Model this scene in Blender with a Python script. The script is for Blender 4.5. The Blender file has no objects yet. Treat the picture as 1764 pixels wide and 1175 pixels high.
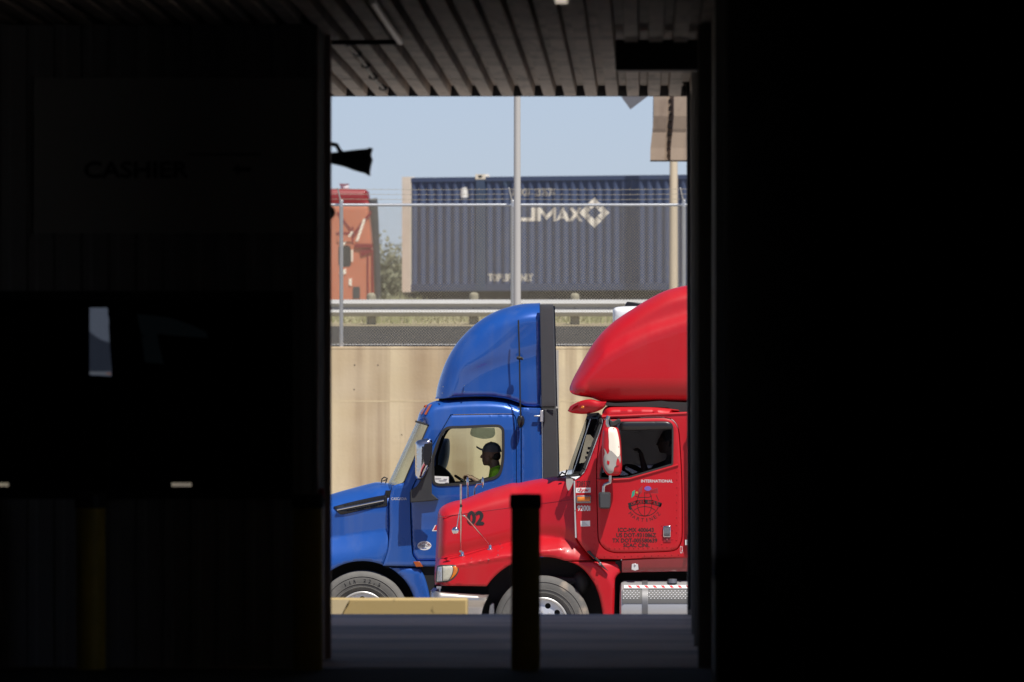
import bpy, bmesh, math, random
import numpy as np
from mathutils import Vector, Matrix
from mathutils.geometry import delaunay_2d_cdt
random.seed(7); np.random.seed(7)
SC = bpy.context.scene; COL = SC.collection

# ------------------------------------------------------------------ camera
# 400 mm telephoto on a 36 mm sensor, eye 1.6 m above the dock floor, looking along the passage (+Y)
F = 19600.0; W, H = 1764.0, 1175.0; VX, VY = 1107.0, 680.0; EYE = 1.6
cam = bpy.data.cameras.new('camera'); co = bpy.data.objects.new('camera', cam); COL.objects.link(co)
co.location = (0, 0, EYE); co.rotation_euler = (math.pi/2, 0, 0)
cam.sensor_width = 36; cam.lens = F/W*36
cam.shift_x = (W/2-VX)/W; cam.shift_y = (VY-H/2)/W
cam.clip_start = 1; cam.clip_end = 6000
cam.dof.use_dof = True; cam.dof.focus_distance = 124; cam.dof.aperture_fstop = 8.0
SC.camera = co

# ------------------------------------------------------------------ light
AZ, EL = math.radians(34), math.radians(62)
world = bpy.data.worlds.new('World'); SC.world = world; world.use_nodes = True
nt = world.node_tree; bg = nt.nodes['Background']
sky = nt.nodes.new('ShaderNodeTexSky'); sky.sky_type = 'NISHITA'; sky.sun_disc = False
sky.sun_elevation = EL; sky.sun_rotation = math.pi-AZ; sky.air_density = .55; sky.dust_density = .35; sky.ozone_density = 2.6
mul = nt.nodes.new('ShaderNodeMix'); mul.data_type = 'RGBA'; mul.blend_type = 'MULTIPLY'; mul.inputs[0].default_value = 1; mul.inputs[7].default_value = (1, .935, 1.03, 1)
hs = nt.nodes.new('ShaderNodeHueSaturation'); hs.inputs['Saturation'].default_value = .92
nt.links.new(sky.outputs[0], mul.inputs[6]); nt.links.new(mul.outputs[2], hs.inputs['Color']); nt.links.new(hs.outputs[0], bg.inputs[0]); bg.inputs[1].default_value = 0.084
sd = bpy.data.lights.new('sun', 'SUN'); sd.energy = 4.6; sd.angle = math.radians(.53); sd.color = (1, .95, .87)
so = bpy.data.objects.new('sun', sd); COL.objects.link(so)
SUND = Vector((-math.sin(AZ)*math.cos(EL), math.cos(AZ)*math.cos(EL), -math.sin(EL)))
so.rotation_euler = SUND.to_track_quat('-Z', 'Y').to_euler(); so.location = (20, 60, 60)
SC.view_settings.view_transform = 'Standard'; SC.view_settings.look = 'None'
SC.view_settings.exposure = 0.3; SC.view_settings.gamma = 1
SC.cycles.max_bounces = 8; SC.cycles.diffuse_bounces = 4; SC.cycles.transparent_max_bounces = 16
SC.cycles.use_denoising = True; SC.cycles.caustics_reflective = False; SC.cycles.caustics_refractive = False

# ------------------------------------------------------------------ materials
def mat(name, col, rough=.5, metal=0., coat=0., var=None, bump=None, spec=.5, rvar=0.):
    """var = (scale xyz, amount, second colour, detail); bump = (scale xyz, strength)"""
    m = bpy.data.materials.new(name); m.use_nodes = True; n = m.node_tree; b = n.nodes['Principled BSDF']
    b.inputs['Base Color'].default_value = (*col, 1); b.inputs['Roughness'].default_value = rough
    b.inputs['Metallic'].default_value = metal; b.inputs['Coat Weight'].default_value = coat
    b.inputs['Coat Roughness'].default_value = .04; b.inputs['Specular IOR Level'].default_value = spec
    tc = n.nodes.new('ShaderNodeTexCoord')
    def noise(scale, detail=5):
        mp = n.nodes.new('ShaderNodeMapping'); mp.inputs['Scale'].default_value = scale if isinstance(scale, tuple) else (scale,)*3
        n.links.new(tc.outputs['Object'], mp.inputs[0]); t = n.nodes.new('ShaderNodeTexNoise'); t.inputs['Scale'].default_value = 1
        t.inputs['Detail'].default_value = detail; n.links.new(mp.outputs[0], t.inputs[0]); return t
    for k, v in enumerate(([var] if isinstance(var, tuple) else var) or []):
        t = noise(v[0], v[3] if len(v) > 3 else 5); r = n.nodes.new('ShaderNodeMapRange')
        lo, hi = v[4] if len(v) > 4 else (.35, .7)
        r.inputs[1].default_value = lo; r.inputs[2].default_value = hi; r.inputs[4].default_value = v[1]
        n.links.new(t.outputs[0], r.inputs[0]); mx = n.nodes.new('ShaderNodeMix'); mx.data_type = 'RGBA'
        if b.inputs['Base Color'].links: n.links.new(b.inputs['Base Color'].links[0].from_socket, mx.inputs[6])
        else: mx.inputs[6].default_value = (*col, 1)
        mx.inputs[7].default_value = (*v[2], 1); n.links.new(r.outputs[0], mx.inputs[0]); n.links.new(mx.outputs[2], b.inputs['Base Color'])
    if rvar:
        t = noise(3.0); r = n.nodes.new('ShaderNodeMapRange'); r.inputs[3].default_value = max(rough-rvar, .02); r.inputs[4].default_value = rough+rvar
        n.links.new(t.outputs[0], r.inputs[0]); n.links.new(r.outputs[0], b.inputs['Roughness'])
    if bump:
        t = noise(bump[0]); bp = n.nodes.new('ShaderNodeBump'); bp.inputs['Strength'].default_value = bump[1]; bp.inputs['Distance'].default_value = .02
        n.links.new(t.outputs[0], bp.inputs['Height']); n.links.new(bp.outputs[0], b.inputs['Normal'])
    return m
def glass_mat(name, tint, refl=.1, rough=.0):
    m = bpy.data.materials.new(name); m.use_nodes = True; n = m.node_tree; n.nodes.remove(n.nodes['Principled BSDF'])
    t = n.nodes.new('ShaderNodeBsdfTransparent'); t.inputs[0].default_value = (*tint, 1)
    g = n.nodes.new('ShaderNodeBsdfGlossy'); g.inputs['Roughness'].default_value = rough+.01
    f = n.nodes.new('ShaderNodeLayerWeight'); f.inputs[0].default_value = .5
    pw = n.nodes.new('ShaderNodeMath'); pw.operation = 'POWER'; pw.inputs[1].default_value = 5; n.links.new(f.outputs['Facing'], pw.inputs[0])
    a = n.nodes.new('ShaderNodeMath'); a.operation = 'MULTIPLY_ADD'; a.inputs[1].default_value = .75; a.inputs[2].default_value = refl*.4
    n.links.new(pw.outputs[0], a.inputs[0]); x = n.nodes.new('ShaderNodeMixShader')
    n.links.new(a.outputs[0], x.inputs[0]); n.links.new(t.outputs[0], x.inputs[1]); n.links.new(g.outputs[0], x.inputs[2])
    n.links.new(x.outputs[0], n.nodes['Material Output'].inputs[0]); return m
def emit_mat(name, col, s):
    m = mat(name, (0, 0, 0), .5); b = m.node_tree.nodes['Principled BSDF']
    b.inputs['Emission Color'].default_value = (*col, 1); b.inputs['Emission Strength'].default_value = s; return m
M = dict(
 blue=mat('blue_paint', (.011, .088, .40), .30, .2, .9, [((.9, .9, 1.6), .25, (.04, .14, .46)), ((5., 5., .6), .22, (.15, .20, .34), 6, (.50, .75))], rvar=.08),
 red=mat('red_paint', (.48, .005, .012), .42, 0, .25, spec=.35, var= [((1.1, 1.1, 2.), .4, (.47, .018, .026)), ((2.5, 2.5, .6), .14, (.30, .08, .07), 6, (.5, .75))], rvar=.10),
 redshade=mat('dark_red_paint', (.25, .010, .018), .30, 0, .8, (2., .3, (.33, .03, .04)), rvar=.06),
 white=mat('white_paint', (.75, .76, .78), .35, 0, .4, (3., .25, (.6, .6, .6))),
 orange=mat('orange_paint', (.52, .165, .085), .55, 0, .1, ((1., 1., .8), .5, (.58, .21, .13))),
 orangered=mat('wine_shade_trim', (.22, .015, .018), .5, 0, .1),
 rubber=mat('rubber_black', (.018, .018, .018), .65, var=(9., .5, (.03, .03, .03))),
 tyre=mat('tyre_rubber', (.11, .108, .102), .8, var=((4., 4., 4.), .6, (.20, .19, .175)), bump=((30., 5., 30.), .15)),
 tyredirt=mat('tyre_dusty', (.10, .098, .093), .85, var=[((4., 4., 4.), .5, (.17, .16, .15)), ((3.2, 2., 3.2), .9, (.30, .25, .20), 4, (.58, .68))], bump=((30., 5., 30.), .15)),
 plastic=mat('grey_plastic', (.032, .033, .035), .45, var=(6., .4, (.05, .05, .05))),
 blackpl=mat('black_plastic', (.011, .011, .013), .32, 0, .3),
 matte=mat('matte_black', (.006, .006, .006), .8),
 ext=mat('extender_grey', (.052, .053, .056), .45, var=((2., 2., .8), .5, (.075, .075, .08))),
 chrome=mat('chrome', (.78, .78, .80), .10, 1, var=(7., .25, (.5, .5, .5))),
 dullchrome=mat('worn_chrome', (.62, .60, .58), .22, 1, var=(20., .6, (.38, .33, .30))),
 alu=mat('aluminium', (.74, .74, .74), .34, .6, var=((3., 3., 8.), .4, (.48, .48, .49))),
 alupl=mat('brushed_tank', (.50, .50, .50), .42, .55, var=((1.2, 4., 14.), .5, (.50, .50, .51))),
 treadgrey=mat('tread_grey', (.075, .075, .075), .5, .2), strapgrey=mat('strap_steel', (.16, .16, .165), .4, .5),
 bumpersteel=mat('bumper_steel', (.58, .54, .50), .28, .8, var=((2., 2., 9.), .4, (.45, .42, .39))),
 silver=mat('silver_badge', (.62, .62, .63), .4, .1),
 dullalu=mat('dull_alu', (.26, .26, .27), .42, .85),
 amber=mat('amber_lens', (.70, .20, .01), .25, 0, .8, (60., .5, (.45, .1, .01))),
 darkamber=mat('dark_amber_lens', (.42, .09, .015), .25, 0, .8),
 lens=mat('clear_lens', (.52, .50, .40), .15, 0, 1, (40., .5, (.38, .37, .32))),
 lensblue=mat('side_lens', (.40, .44, .52), .12, .3, 1, (50., .6, (.7, .7, .75))),
 conc=mat('tan_concrete', (.66, .545, .345), .85, var=[((.75, .5, .10), .85, (.42, .305, .185), 5, (.42, .62)), ((3.0, .5, .10), .85, (.30, .205, .12), 5, (.47, .64)), ((.02, .5, 1.1), .35, (.46, .36, .23), 2, (.52, .56)), ((9., .5, .3), .5, (.22, .16, .11), 4, (.60, .76)), ((.35, .5, .5), .6, (.66, .56, .42), 3, (.46, .68))], bump=(18., .15)),
 formline=mat('form_line', (.50, .40, .25), .9, var=((1.2, 1, 1), .9, (.66, .545, .345), 4, (.4, .6))),
 concgrey=mat('grey_concrete', (.38, .36, .33), .85, var=(3., .5, (.30, .28, .26))),
 asphalt=mat('asphalt', (.030, .030, .030), .9, spec=.2, var=((2.5, .5, 1), .5, (.045, .044, .043)), bump=(60., .2)),
 yard=mat('yard_concrete', (.36, .33, .29), .9, var=[(.25, .6, (.22, .21, .19)), (3., .4, (.34, .31, .28))]),
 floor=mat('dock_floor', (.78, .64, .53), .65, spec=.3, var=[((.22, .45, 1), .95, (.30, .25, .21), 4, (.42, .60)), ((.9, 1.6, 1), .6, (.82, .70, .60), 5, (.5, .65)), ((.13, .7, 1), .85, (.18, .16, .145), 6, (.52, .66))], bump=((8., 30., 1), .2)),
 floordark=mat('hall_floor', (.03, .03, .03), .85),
 deck=mat('roof_deck', (.66, .55, .465), .6, var=[((2., .25, 1.), .7, (.34, .28, .24), 5), ((9., .6, 1), .7, (.20, .16, .135), 5, (.52, .70)), ((.3, 1.2, 1), .5, (.26, .21, .18), 4, (.55, .66))]),
 wall=mat('booth_panel', (.46, .46, .47), .6, var=(1.5, .4, (.36, .36, .36))),
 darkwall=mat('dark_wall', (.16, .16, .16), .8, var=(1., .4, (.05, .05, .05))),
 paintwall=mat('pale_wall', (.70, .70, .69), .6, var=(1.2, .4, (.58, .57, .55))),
 sign=mat('sign_panel', (.62, .62, .60), .5),
 black=mat('black_paint', (.008, .008, .009), .5),
 jamb=mat('brown_jamb', (.56, .42, .37), .6, var=((4., 4., .8), .5, (.45, .28, .24))),
 yellow=mat('bollard_yellow', (.80, .56, .05), .5, var=(6., .4, (.35, .25, .04))),
 patchy=mat('pale_yellow', (.60, .49, .30), .85, var=(6., .5, (.55, .44, .26))),
 barrier=mat('faded_yellow', (.41, .30, .125), .8, var=[(1.3, .35, (.46, .35, .17), 3, (.45, .65)), (12., .8, (.16, .12, .05), 5, (.64, .72))]),
 galv=mat('galvanised', (.60, .62, .64), .38, .55, var=(5., .4, (.5, .52, .55))),
 wire=mat('fence_wire', (.36, .325, .25), .6, .0),
 rail=mat('guardrail_steel', (.44, .445, .44), .55, .15, var=((.8, 3., 6.), .5, (.36, .36, .35))),
 wood=mat('post_wood', (.34, .31, .22), .9, var=((14., 14., 2.), .6, (.22, .2, .14))),
 poleg=mat('grey_pole', (.50, .48, .45), .55, .1, var=((6., 6., .6), .4, (.42, .41, .40))),
 polec=mat('cream_pole', (.62, .53, .40), .6, var=((6., 6., .6), .4, (.5, .43, .33))),
 contblue=mat('container_blue', (.060, .086, .170), .55, var=[((.5, .5, .25), .6, (.07, .10, .19)), ((2., 2., 5.), .4, (.09, .11, .16), 5, (.56, .72))]),
 contlt=mat('container_post_blue', (.065, .10, .175), .5, var=((.8, .8, .6), .5, (.055, .085, .15))),
 cream=mat('cream_paint', (.92, .85, .72), .6, var=(2.5, .4, (.74, .66, .54))),
 logo=mat('logo_cream', (.86, .82, .74), .6, var=((6., 6., 2.), .4, (.66, .58, .48))),
 rust=mat('rusty_steel', (.12, .06, .035), .8, var=(4., .6, (.05, .04, .035))),
 chassis=mat('chassis_dark', (.03, .03, .032), .7),
 flapmetal=mat('metal_flap', (.40, .31, .235), .6, var=[((6., 6., 1.6), .6, (.3, .22, .165)), (9., .5, (.22, .16, .12), 5, (.55, .7))]),  # beige metal of the hanging flap
 greysheet=mat('grey_sheet', (.34, .34, .36), .5, .2),
 skin=mat('skin', (.24, .14, .095), .55), vest=mat('lime_shirt', (.45, .85, .03), .8), darkcloth=mat('dark_cloth', (.03, .03, .035), .85),
 cap=mat('grey_cap', (.13, .135, .15), .85), hair=mat('hair', (.01, .009, .008), .7),
 visorgrey=mat('visor_grey', (.20, .21, .22), .7),
 seat=mat('seat_cloth', (.03, .03, .032), .9), paper=mat('paper', (.72, .72, .70), .7),
 sticker=mat('white_sticker', (.78, .78, .77), .5), inkgrey=mat('ink_grey', (.30, .30, .32), .6), ink=mat('black_lettering', (.012, .010, .010), .5),
 redink=mat('red_ink', (.55, .02, .03), .5), green=mat('flag_green', (.02, .30, .20), .5), purple=mat('flag_violet', (.18, .10, .40), .5),
 flagred=mat('flag_dull_red', (.30, .03, .04), .5), gold=mat('flag_gold', (.50, .25, .04), .5),
 tint=glass_mat('tinted_glass', (.955, .985, .96), .04), dkglass=glass_mat('dark_glass', (.66, .67, .70), .05), farglass=glass_mat('far_dark_glass', (.36, .37, .43), .05), wsglass=glass_mat('windscreen_glass', (.86, .93, .92), .16),  # farglass has the darkest tint
 wsdark=glass_mat('windscreen_dark_glass', (.66, .70, .74), .10),  smoke=glass_mat('smoked_visor', (.52, .57, .58), .04), boothglass=glass_mat('booth_glass', (.5, .52, .55), .05),
 leaf=mat('leaves', (.15, .155, .095), .75, var=(.6, .6, (.20, .19, .13))), bark=mat('bark', (.10, .075, .05), .9),  # leaf tone greyed and lightened to stand for distance haze
 grass=mat('dry_grass', (.44, .41, .26), .8, var=(.8, .9, (.26, .28, .12))), earth=mat('earth', (.34, .28, .18), .95, var=(.4, .6, (.24, .22, .12))),
 screen=emit_mat('screen_upper', (.30, .33, .40), .58), screen2=emit_mat('screen_lower', (.12, .14, .19), .35), screen3=emit_mat('screen_bar', (.75, .75, .78), .30),
 reflglow=emit_mat('reflection_glow', (.22, .30, .32), .016), lampon=emit_mat('lamp_lit', (1, .86, .70), .42), orangedot=emit_mat('screen_dot', (.9, .25, .05), .4),
)

# ------------------------------------------------------------------ helpers
def P(px, py, Y): return Vector(((px-VX)*Y/F, Y, EYE+(VY-py)*Y/F))
def wloc(o):
    v = Vector((0, 0, 0))
    while o is not None: v += o.location; o = o.parent
    return v
class MB:
    def __init__(s): s.v = []; s.f = []
    def add(s, vs, fs):
        k = len(s.v); s.v += [tuple(v) for v in vs]; s.f += [tuple(i+k for i in f) for f in fs]; return s
    def box(s, a, b):
        x0, y0, z0 = [min(a[i], b[i]) for i in range(3)]; x1, y1, z1 = [max(a[i], b[i]) for i in range(3)]
        return s.add([(x0,y0,z0),(x1,y0,z0),(x1,y1,z0),(x0,y1,z0),(x0,y0,z1),(x1,y0,z1),(x1,y1,z1),(x0,y1,z1)],
                     [(3,2,1,0),(4,5,6,7),(0,1,5,4),(1,2,6,5),(2,3,7,6),(3,0,4,7)])
    def pbox(s, x0, y0, x1, y1, Y, d):      # photo-aligned box of depth d
        return s.box(P(x0, y0, Y), P(x1, y1, Y)+Vector((0, d, 0)))
    def cone(s, a, b, ra, rb, n=10, caps=True):
        a = Vector(a); b = Vector(b); d = (b-a).normalized(); u = d.orthogonal().normalized(); w = d.cross(u)
        vs = [a+(u*math.cos(2*math.pi*i/n)+w*math.sin(2*math.pi*i/n))*ra for i in range(n)] + [b+(u*math.cos(2*math.pi*i/n)+w*math.sin(2*math.pi*i/n))*rb for i in range(n)]
        fs = [(i, (i+1) % n, n+(i+1) % n, n+i) for i in range(n)]
        if caps: fs += [tuple(range(n-1, -1, -1)), tuple(range(n, 2*n))]
        return s.add(vs, fs)
    def tube(s, pts, r, n=8):
        pts = [Vector(p) for p in pts]
        for i in range(len(pts)-1):
            s.cone(pts[i], pts[i+1], r, r, n)
            if i: s.ball(pts[i], (r, r, r), 8, 5)
        return s
    def ball(s, c, r, n=14, m=9, M3=None):
        c = Vector(c); r = (r, r, r) if not hasattr(r, '__len__') else r; vs = []; fs = []
        for j in range(m+1):
            t = math.pi*j/m
            for i in range(n):
                p = Vector((r[0]*math.sin(t)*math.cos(2*math.pi*i/n), r[1]*math.sin(t)*math.sin(2*math.pi*i/n), r[2]*math.cos(t)))
                vs.append(c+(M3 @ p if M3 else p))
        for j in range(m):
            for i in range(n): fs.append((j*n+i, (j+1)*n+i, (j+1)*n+(i+1) % n, j*n+(i+1) % n))
        return s.add(vs, fs)
    def cap(s, a, b, ra, rb, n=12):
        s.cone(a, b, ra, rb, n); s.ball(a, (ra,)*3, n, 8); return s.ball(b, (rb,)*3, n, 8)
    def lathe(s, c, prof, axis='y', n=48):      # prof = (r, offset along axis)
        c = Vector(c); k = len(prof); vs = []
        for i in range(n):
            a = 2*math.pi*i/n
            for r, t in prof:
                vs.append(c+(Vector((r*math.cos(a), t, r*math.sin(a))) if axis == 'y' else Vector((r*math.cos(a), r*math.sin(a), t)) if axis == 'z' else Vector((t, r*math.cos(a), r*math.sin(a)))))
        fs = [(i*k+j, i*k+j+1, ((i+1) % n)*k+j+1, ((i+1) % n)*k+j) for i in range(n) for j in range(k-1)]
        return s.add(vs, fs)
    def prism(s, pts, y0, y1):      # polygon of (x,z), extruded along y
        n = len(pts); vs = [(p[0], y0, p[1]) for p in pts]+[(p[0], y1, p[1]) for p in pts]
        return s.add(vs, [tuple(range(n)), tuple(range(2*n-1, n-1, -1))]+[(i, n+i, n+(i+1) % n, (i+1) % n) for i in range(n)])
    def pprism(s, pts, Y, d): return s.prism([(P(x, y, Y).x, P(x, y, Y).z) for x, y in pts], Y, Y+d)
    def ribbon(s, pts, w, Y, d):    # flat photo-plane stroke
        for (x0, y0), (x1, y1) in zip(pts[:-1], pts[1:]):
            L = math.hypot(x1-x0, y1-y0) or 1; nx, ny = -(y1-y0)/L*w/2, (x1-x0)/L*w/2; ex, ey = (x1-x0)/L*w*.2, (y1-y0)/L*w*.2
            s.pprism([(x0-ex+nx, y0-ey+ny), (x1+ex+nx, y1+ey+ny), (x1+ex-nx, y1+ey-ny), (x0-ex-nx, y0-ey-ny)], Y, d)
        return s
    def build(s, name, m, parent=None, smooth=True, bevel=0, ang=38):
        off = wloc(parent) if parent else Vector((0, 0, 0))
        me = bpy.data.meshes.new(name); me.from_pydata([(v[0]-off.x, v[1]-off.y, v[2]-off.z) for v in s.v], [], s.f)
        bm = bmesh.new(); bm.from_mesh(me)
        bmesh.ops.recalc_face_normals(bm, faces=bm.faces)
        bm.to_mesh(me); bm.free()
        return link(name, me, m, parent, smooth, bevel, ang)
def link(name, me, m, parent=None, smooth=True, bevel=0, ang=38):
    o = bpy.data.objects.new(name, me); COL.objects.link(o); o.parent = parent
    me.materials.append(M[m] if isinstance(m, str) else m)
    if smooth: me.shade_smooth(); me.set_sharp_from_angle(angle=math.radians(ang))
    if bevel:
        b = o.modifiers.new('edge', 'BEVEL'); b.width = bevel; b.segments = 2; b.limit_method = 'ANGLE'; b.angle_limit = math.radians(40)
    return o
def tag(o, label, cat, group=None, kind=None):
    o['label'] = label; o['category'] = cat
    if group: o['group'] = group
    if kind: o['kind'] = kind
    return o
def thing(name, loc, label, cat, group=None):
    o = bpy.data.objects.new(name, None); COL.objects.link(o); o.location = loc; o.empty_display_size = .2
    return tag(o, label, cat, group)
def struct(o, kind='structure'): o['kind'] = kind; return o
def copy_thing(o, delta):
    c = o.copy(); COL.objects.link(c); c.location = o.location+Vector(delta)
    for ch in list(o.children):
        d = ch.copy(); COL.objects.link(d); d.parent = c
        for g in list(ch.children):
            e = g.copy(); COL.objects.link(e); e.parent = d
    return c
def dense(pts, step=3.0):
    """closed outline; smooth through 2-tuples, sharp at (x, y, 1)"""
    n = len(pts); out = []
    for i in range(n):
        p0, p1, p2, p3 = pts[i-1], pts[i], pts[(i+1) % n], pts[(i+2) % n]
        a = np.array(p1[:2], float); b = np.array(p2[:2], float); L = np.hypot(*(b-a))
        t1 = (b-np.array(p0[:2], float))/2; t2 = (np.array(p3[:2], float)-a)/2
        if len(p1) > 2: t1 = (b-a)
        if len(p2) > 2: t2 = (b-a)
        for t in (t1, t2):
            l = np.hypot(*t)
            if l > L: t *= L/l
        k = max(1, int(round(L/step)))
        for j in range(k):
            u = j/k; h = (2*u**3-3*u**2+1, u**3-2*u**2+u, -2*u**3+3*u**2, u**3-u**2)
            out.append(h[0]*a+h[1]*t1+h[2]*b+h[3]*t2)
    return np.array(out)
def area2(d): return np.sum(d[:, 0]*np.roll(d[:, 1], -1)-np.roll(d[:, 0], -1)*d[:, 1])
def inset(pts, k, step=3.0):
    d = dense(pts, step) if not isinstance(pts, np.ndarray) else pts
    t = np.roll(d, -1, 0)-np.roll(d, 1, 0); t /= (np.hypot(t[:, 0], t[:, 1])[:, None]+1e-9)
    s = 1 if area2(d) > 0 else -1
    return d+np.stack([-t[:, 1], t[:, 0]], 1)*k*s
def inside(q, poly):
    x, y = q[:, 0:1], q[:, 1:2]; a = poly; b = np.roll(poly, -1, 0)
    c = ((a[:, 1] > y) != (b[:, 1] > y)) & (x < (b[:, 0]-a[:, 0])*(y-a[:, 1])/(b[:, 1]-a[:, 1]+1e-12)+a[:, 0])
    return c.sum(1) % 2 == 1
def segdist(q, poly):
    a = poly; b = np.roll(poly, -1, 0); ab = b-a
    t = ((q[:, None, :]-a)*ab).sum(2)/((ab**2).sum(1)+1e-12); t = np.clip(t, 0, 1)
    return np.sqrt((((a+t[..., None]*ab)-q[:, None, :])**2).sum(2))
def panel(name, pts, Y, m, parent, rf=None, bulge=None, holes=(), far=None, thick=.04, mirror=None, step=5.0, bstep=3.0, rim=.05, ang=50, lines=()):
    """A curved panel over an outline given in photo pixels at distance Y.
    rf(x,y)->(radius px, depth m) rounds the edges, bulge(x,y)->metres (away +) shapes the face.
    far = centre plane: closed shell reaching to the mirrored far side; else a sheet of the given thickness.
    mirror = centre plane: the same panel on the far side."""
    out = pts if isinstance(pts, np.ndarray) else dense(pts, bstep)
    hs = [h if isinstance(h, np.ndarray) else dense(h, bstep) for h in holes]
    loops = [out]+hs; lo = out.min(0); hi = out.max(0)
    gx, gy = np.meshgrid(np.arange(lo[0]+step*.5, hi[0], step), np.arange(lo[1]+step*.5, hi[1], step))
    gx = gx+((np.arange(gx.shape[0]) % 2)*step*.5)[:, None]
    q = np.stack([gx.ravel(), gy.ravel()], 1); ok = inside(q, out)
    for h in hs: ok &= ~inside(q, h)
    q = q[ok]
    if len(q): 
        ok = np.ones(len(q), bool)
        for l in loops: ok &= segdist(q, l).min(1) > step*.45
        q = q[ok]
    rad = None
    if rf:
        mid = (out+np.roll(out, -1, 0))/2; rad = np.array([rf(*p) for p in mid])
        # extra rings close to rounded edges
        ring = []
        for fr in (.06, .2, .42):
            kk = np.maximum(rad[:, 0], np.roll(rad[:, 0], 1))*fr
            ins = inset(out, 1.0); r = out+(ins-out)*kk[:, None]
            r = r[kk > .8]
            if len(r):
                g = inside(r, out); d = segdist(r, out).min(1); g &= d > .55*kk[kk > .8]
                for h in hs: g &= ~inside(r, h) & (segdist(r, h).min(1) > 1)
                ring.append(r[g])
        for l_ in lines:
            l_ = np.array(l_, float); g = inside(l_, out); l_ = l_[g]
            if len(l_): l_ = l_[segdist(l_, out).min(1) > 1.5]
            if len(l_): ring.append(l_)
        if ring:
            ring = np.concatenate(ring)
            if len(lines): ring = ring[np.array([i == 0 or np.hypot(*(ring[:i]-ring[i]).T).min() > .7 for i in range(len(ring))])]
            if len(ring) and len(q):
                dd = np.sqrt(((q[:, None]-ring[None])**2).sum(2)).min(1); q = q[dd > 1.6]
            q = np.concatenate([q, ring]) if len(q) else ring
    vs = np.concatenate(loops+([q] if len(q) else [])); edges = []; k = 0
    for l in loops:
        n = len(l); edges += [(k+i, k+(i+1) % n) for i in range(n)]; k += n
    r = delaunay_2d_cdt([Vector(v) for v in vs], edges, [], 0, 1e-4)
    V = np.array([tuple(v) for v in r[0]]); T = np.array([f for f in r[2]])
    cen = V[T].mean(1); ok = inside(cen, out)
    for h in hs: ok &= ~inside(cen, h)
    T = T[ok]
    g = np.zeros(len(V))
    if rf:
        d = segdist(V, out); rr = rad[:, 0][None]; dp = rad[:, 1][None]
        u = np.clip(1-d/np.maximum(rr, 1e-6), 0, 1); c = dp*(1-np.sqrt(np.clip(1-(u*.985)**2, 0, 1)))
        g = c.max(1)
    if bulge: g = g+np.array([bulge(*p) for p in V])
    X = (V[:, 0]-VX)*Y/F; Z = EYE+(VY-V[:, 1])*Y/F; y0 = Y+g
    n = len(V)
    if far is not None: y1 = 2*far-y0
    else: y1 = y0+thick
    if mirror is not None: y0, y1 = 2*mirror-y0, 2*mirror-y1
    vv = list(zip(X, y0, Z))+list(zip(X, y1, Z)); ff = [tuple(t) for t in T]+[tuple(t+n)[::-1] for t in T]
    # boundary edges of the triangulation
    from collections import Counter
    cnt = Counter()
    for t in T:
        for i in range(3): cnt[tuple(sorted((int(t[i]), int(t[(i+1) % 3]))))] += 1
    bd = [e for e, c in cnt.items() if c == 1]
    if far is None or not hs: ff += [(a, b, b+n, a+n) for a, b in bd]
    else:
        dm = np.array([segdist((V[[a]]+V[[b]])/2, out).min() for a, b in bd])
        for (a, b), dd in zip(bd, dm):
            if dd < .05: ff.append((a, b, b+n, a+n))
            else:      # short return into the opening
                k = len(vv); s = 1
                vv += [(X[a], y0[a]+rim*s, Z[a]), (X[b], y0[b]+rim*s, Z[b]), (X[a], y1[a]-rim*s, Z[a]), (X[b], y1[b]-rim*s, Z[b])]
                ff += [(a, b, k+1, k), (a+n, b+n, k+3, k+2)]
    b = MB(); b.add(vv, ff); return b.build(name, m, parent, True, 0, ang)
def const(r, d): return lambda x, y: (r, d)
def text(name, s, x0, y0, x1, y1, Y, m, parent, bold=.0, shear=0., d=.003):
    """lettering fitted to the photo box x0..x1, y0 (top)..y1 (bottom) on the plane Y"""
    cu = bpy.data.curves.new('lettering', 'FONT'); cu.body = s; cu.shear = shear; cu.resolution_u = 3
    t = bpy.data.objects.new('lettering', cu); COL.objects.link(t); dg = bpy.context.evaluated_depsgraph_get(); dg.update()
    me = bpy.data.meshes.new_from_object(t.evaluated_get(dg)); bpy.data.objects.remove(t)
    c = np.array([tuple(v.co) for v in me.vertices]); lo = c.min(0); hi = c.max(0)
    mb = MB(); vs = []
    fs = [tuple(p.vertices) for p in me.polygons]
    sh_ = [(0, 0)] if not bold else [(0, 0), (-bold, 0), (bold, 0), (0, bold), (0, -bold)]; hh_ = y1-y0
    for k_, (sx_, sy_) in enumerate(sh_):
        vs = []
        for v in c:
            u = (v[0]-lo[0])/(hi[0]-lo[0]+1e-9); w = (v[1]-lo[1])/(hi[1]-lo[1]+1e-9)
            vs.append(P(x0+(x1-x0)*u+sx_*hh_*1.5, y1+(y0-y1)*w+sy_*hh_*1.5, Y-.00012*k_))
        mb.add(vs, fs)
    if parent is None: return mb
    return mb.build(name, m, parent, False)
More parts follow.
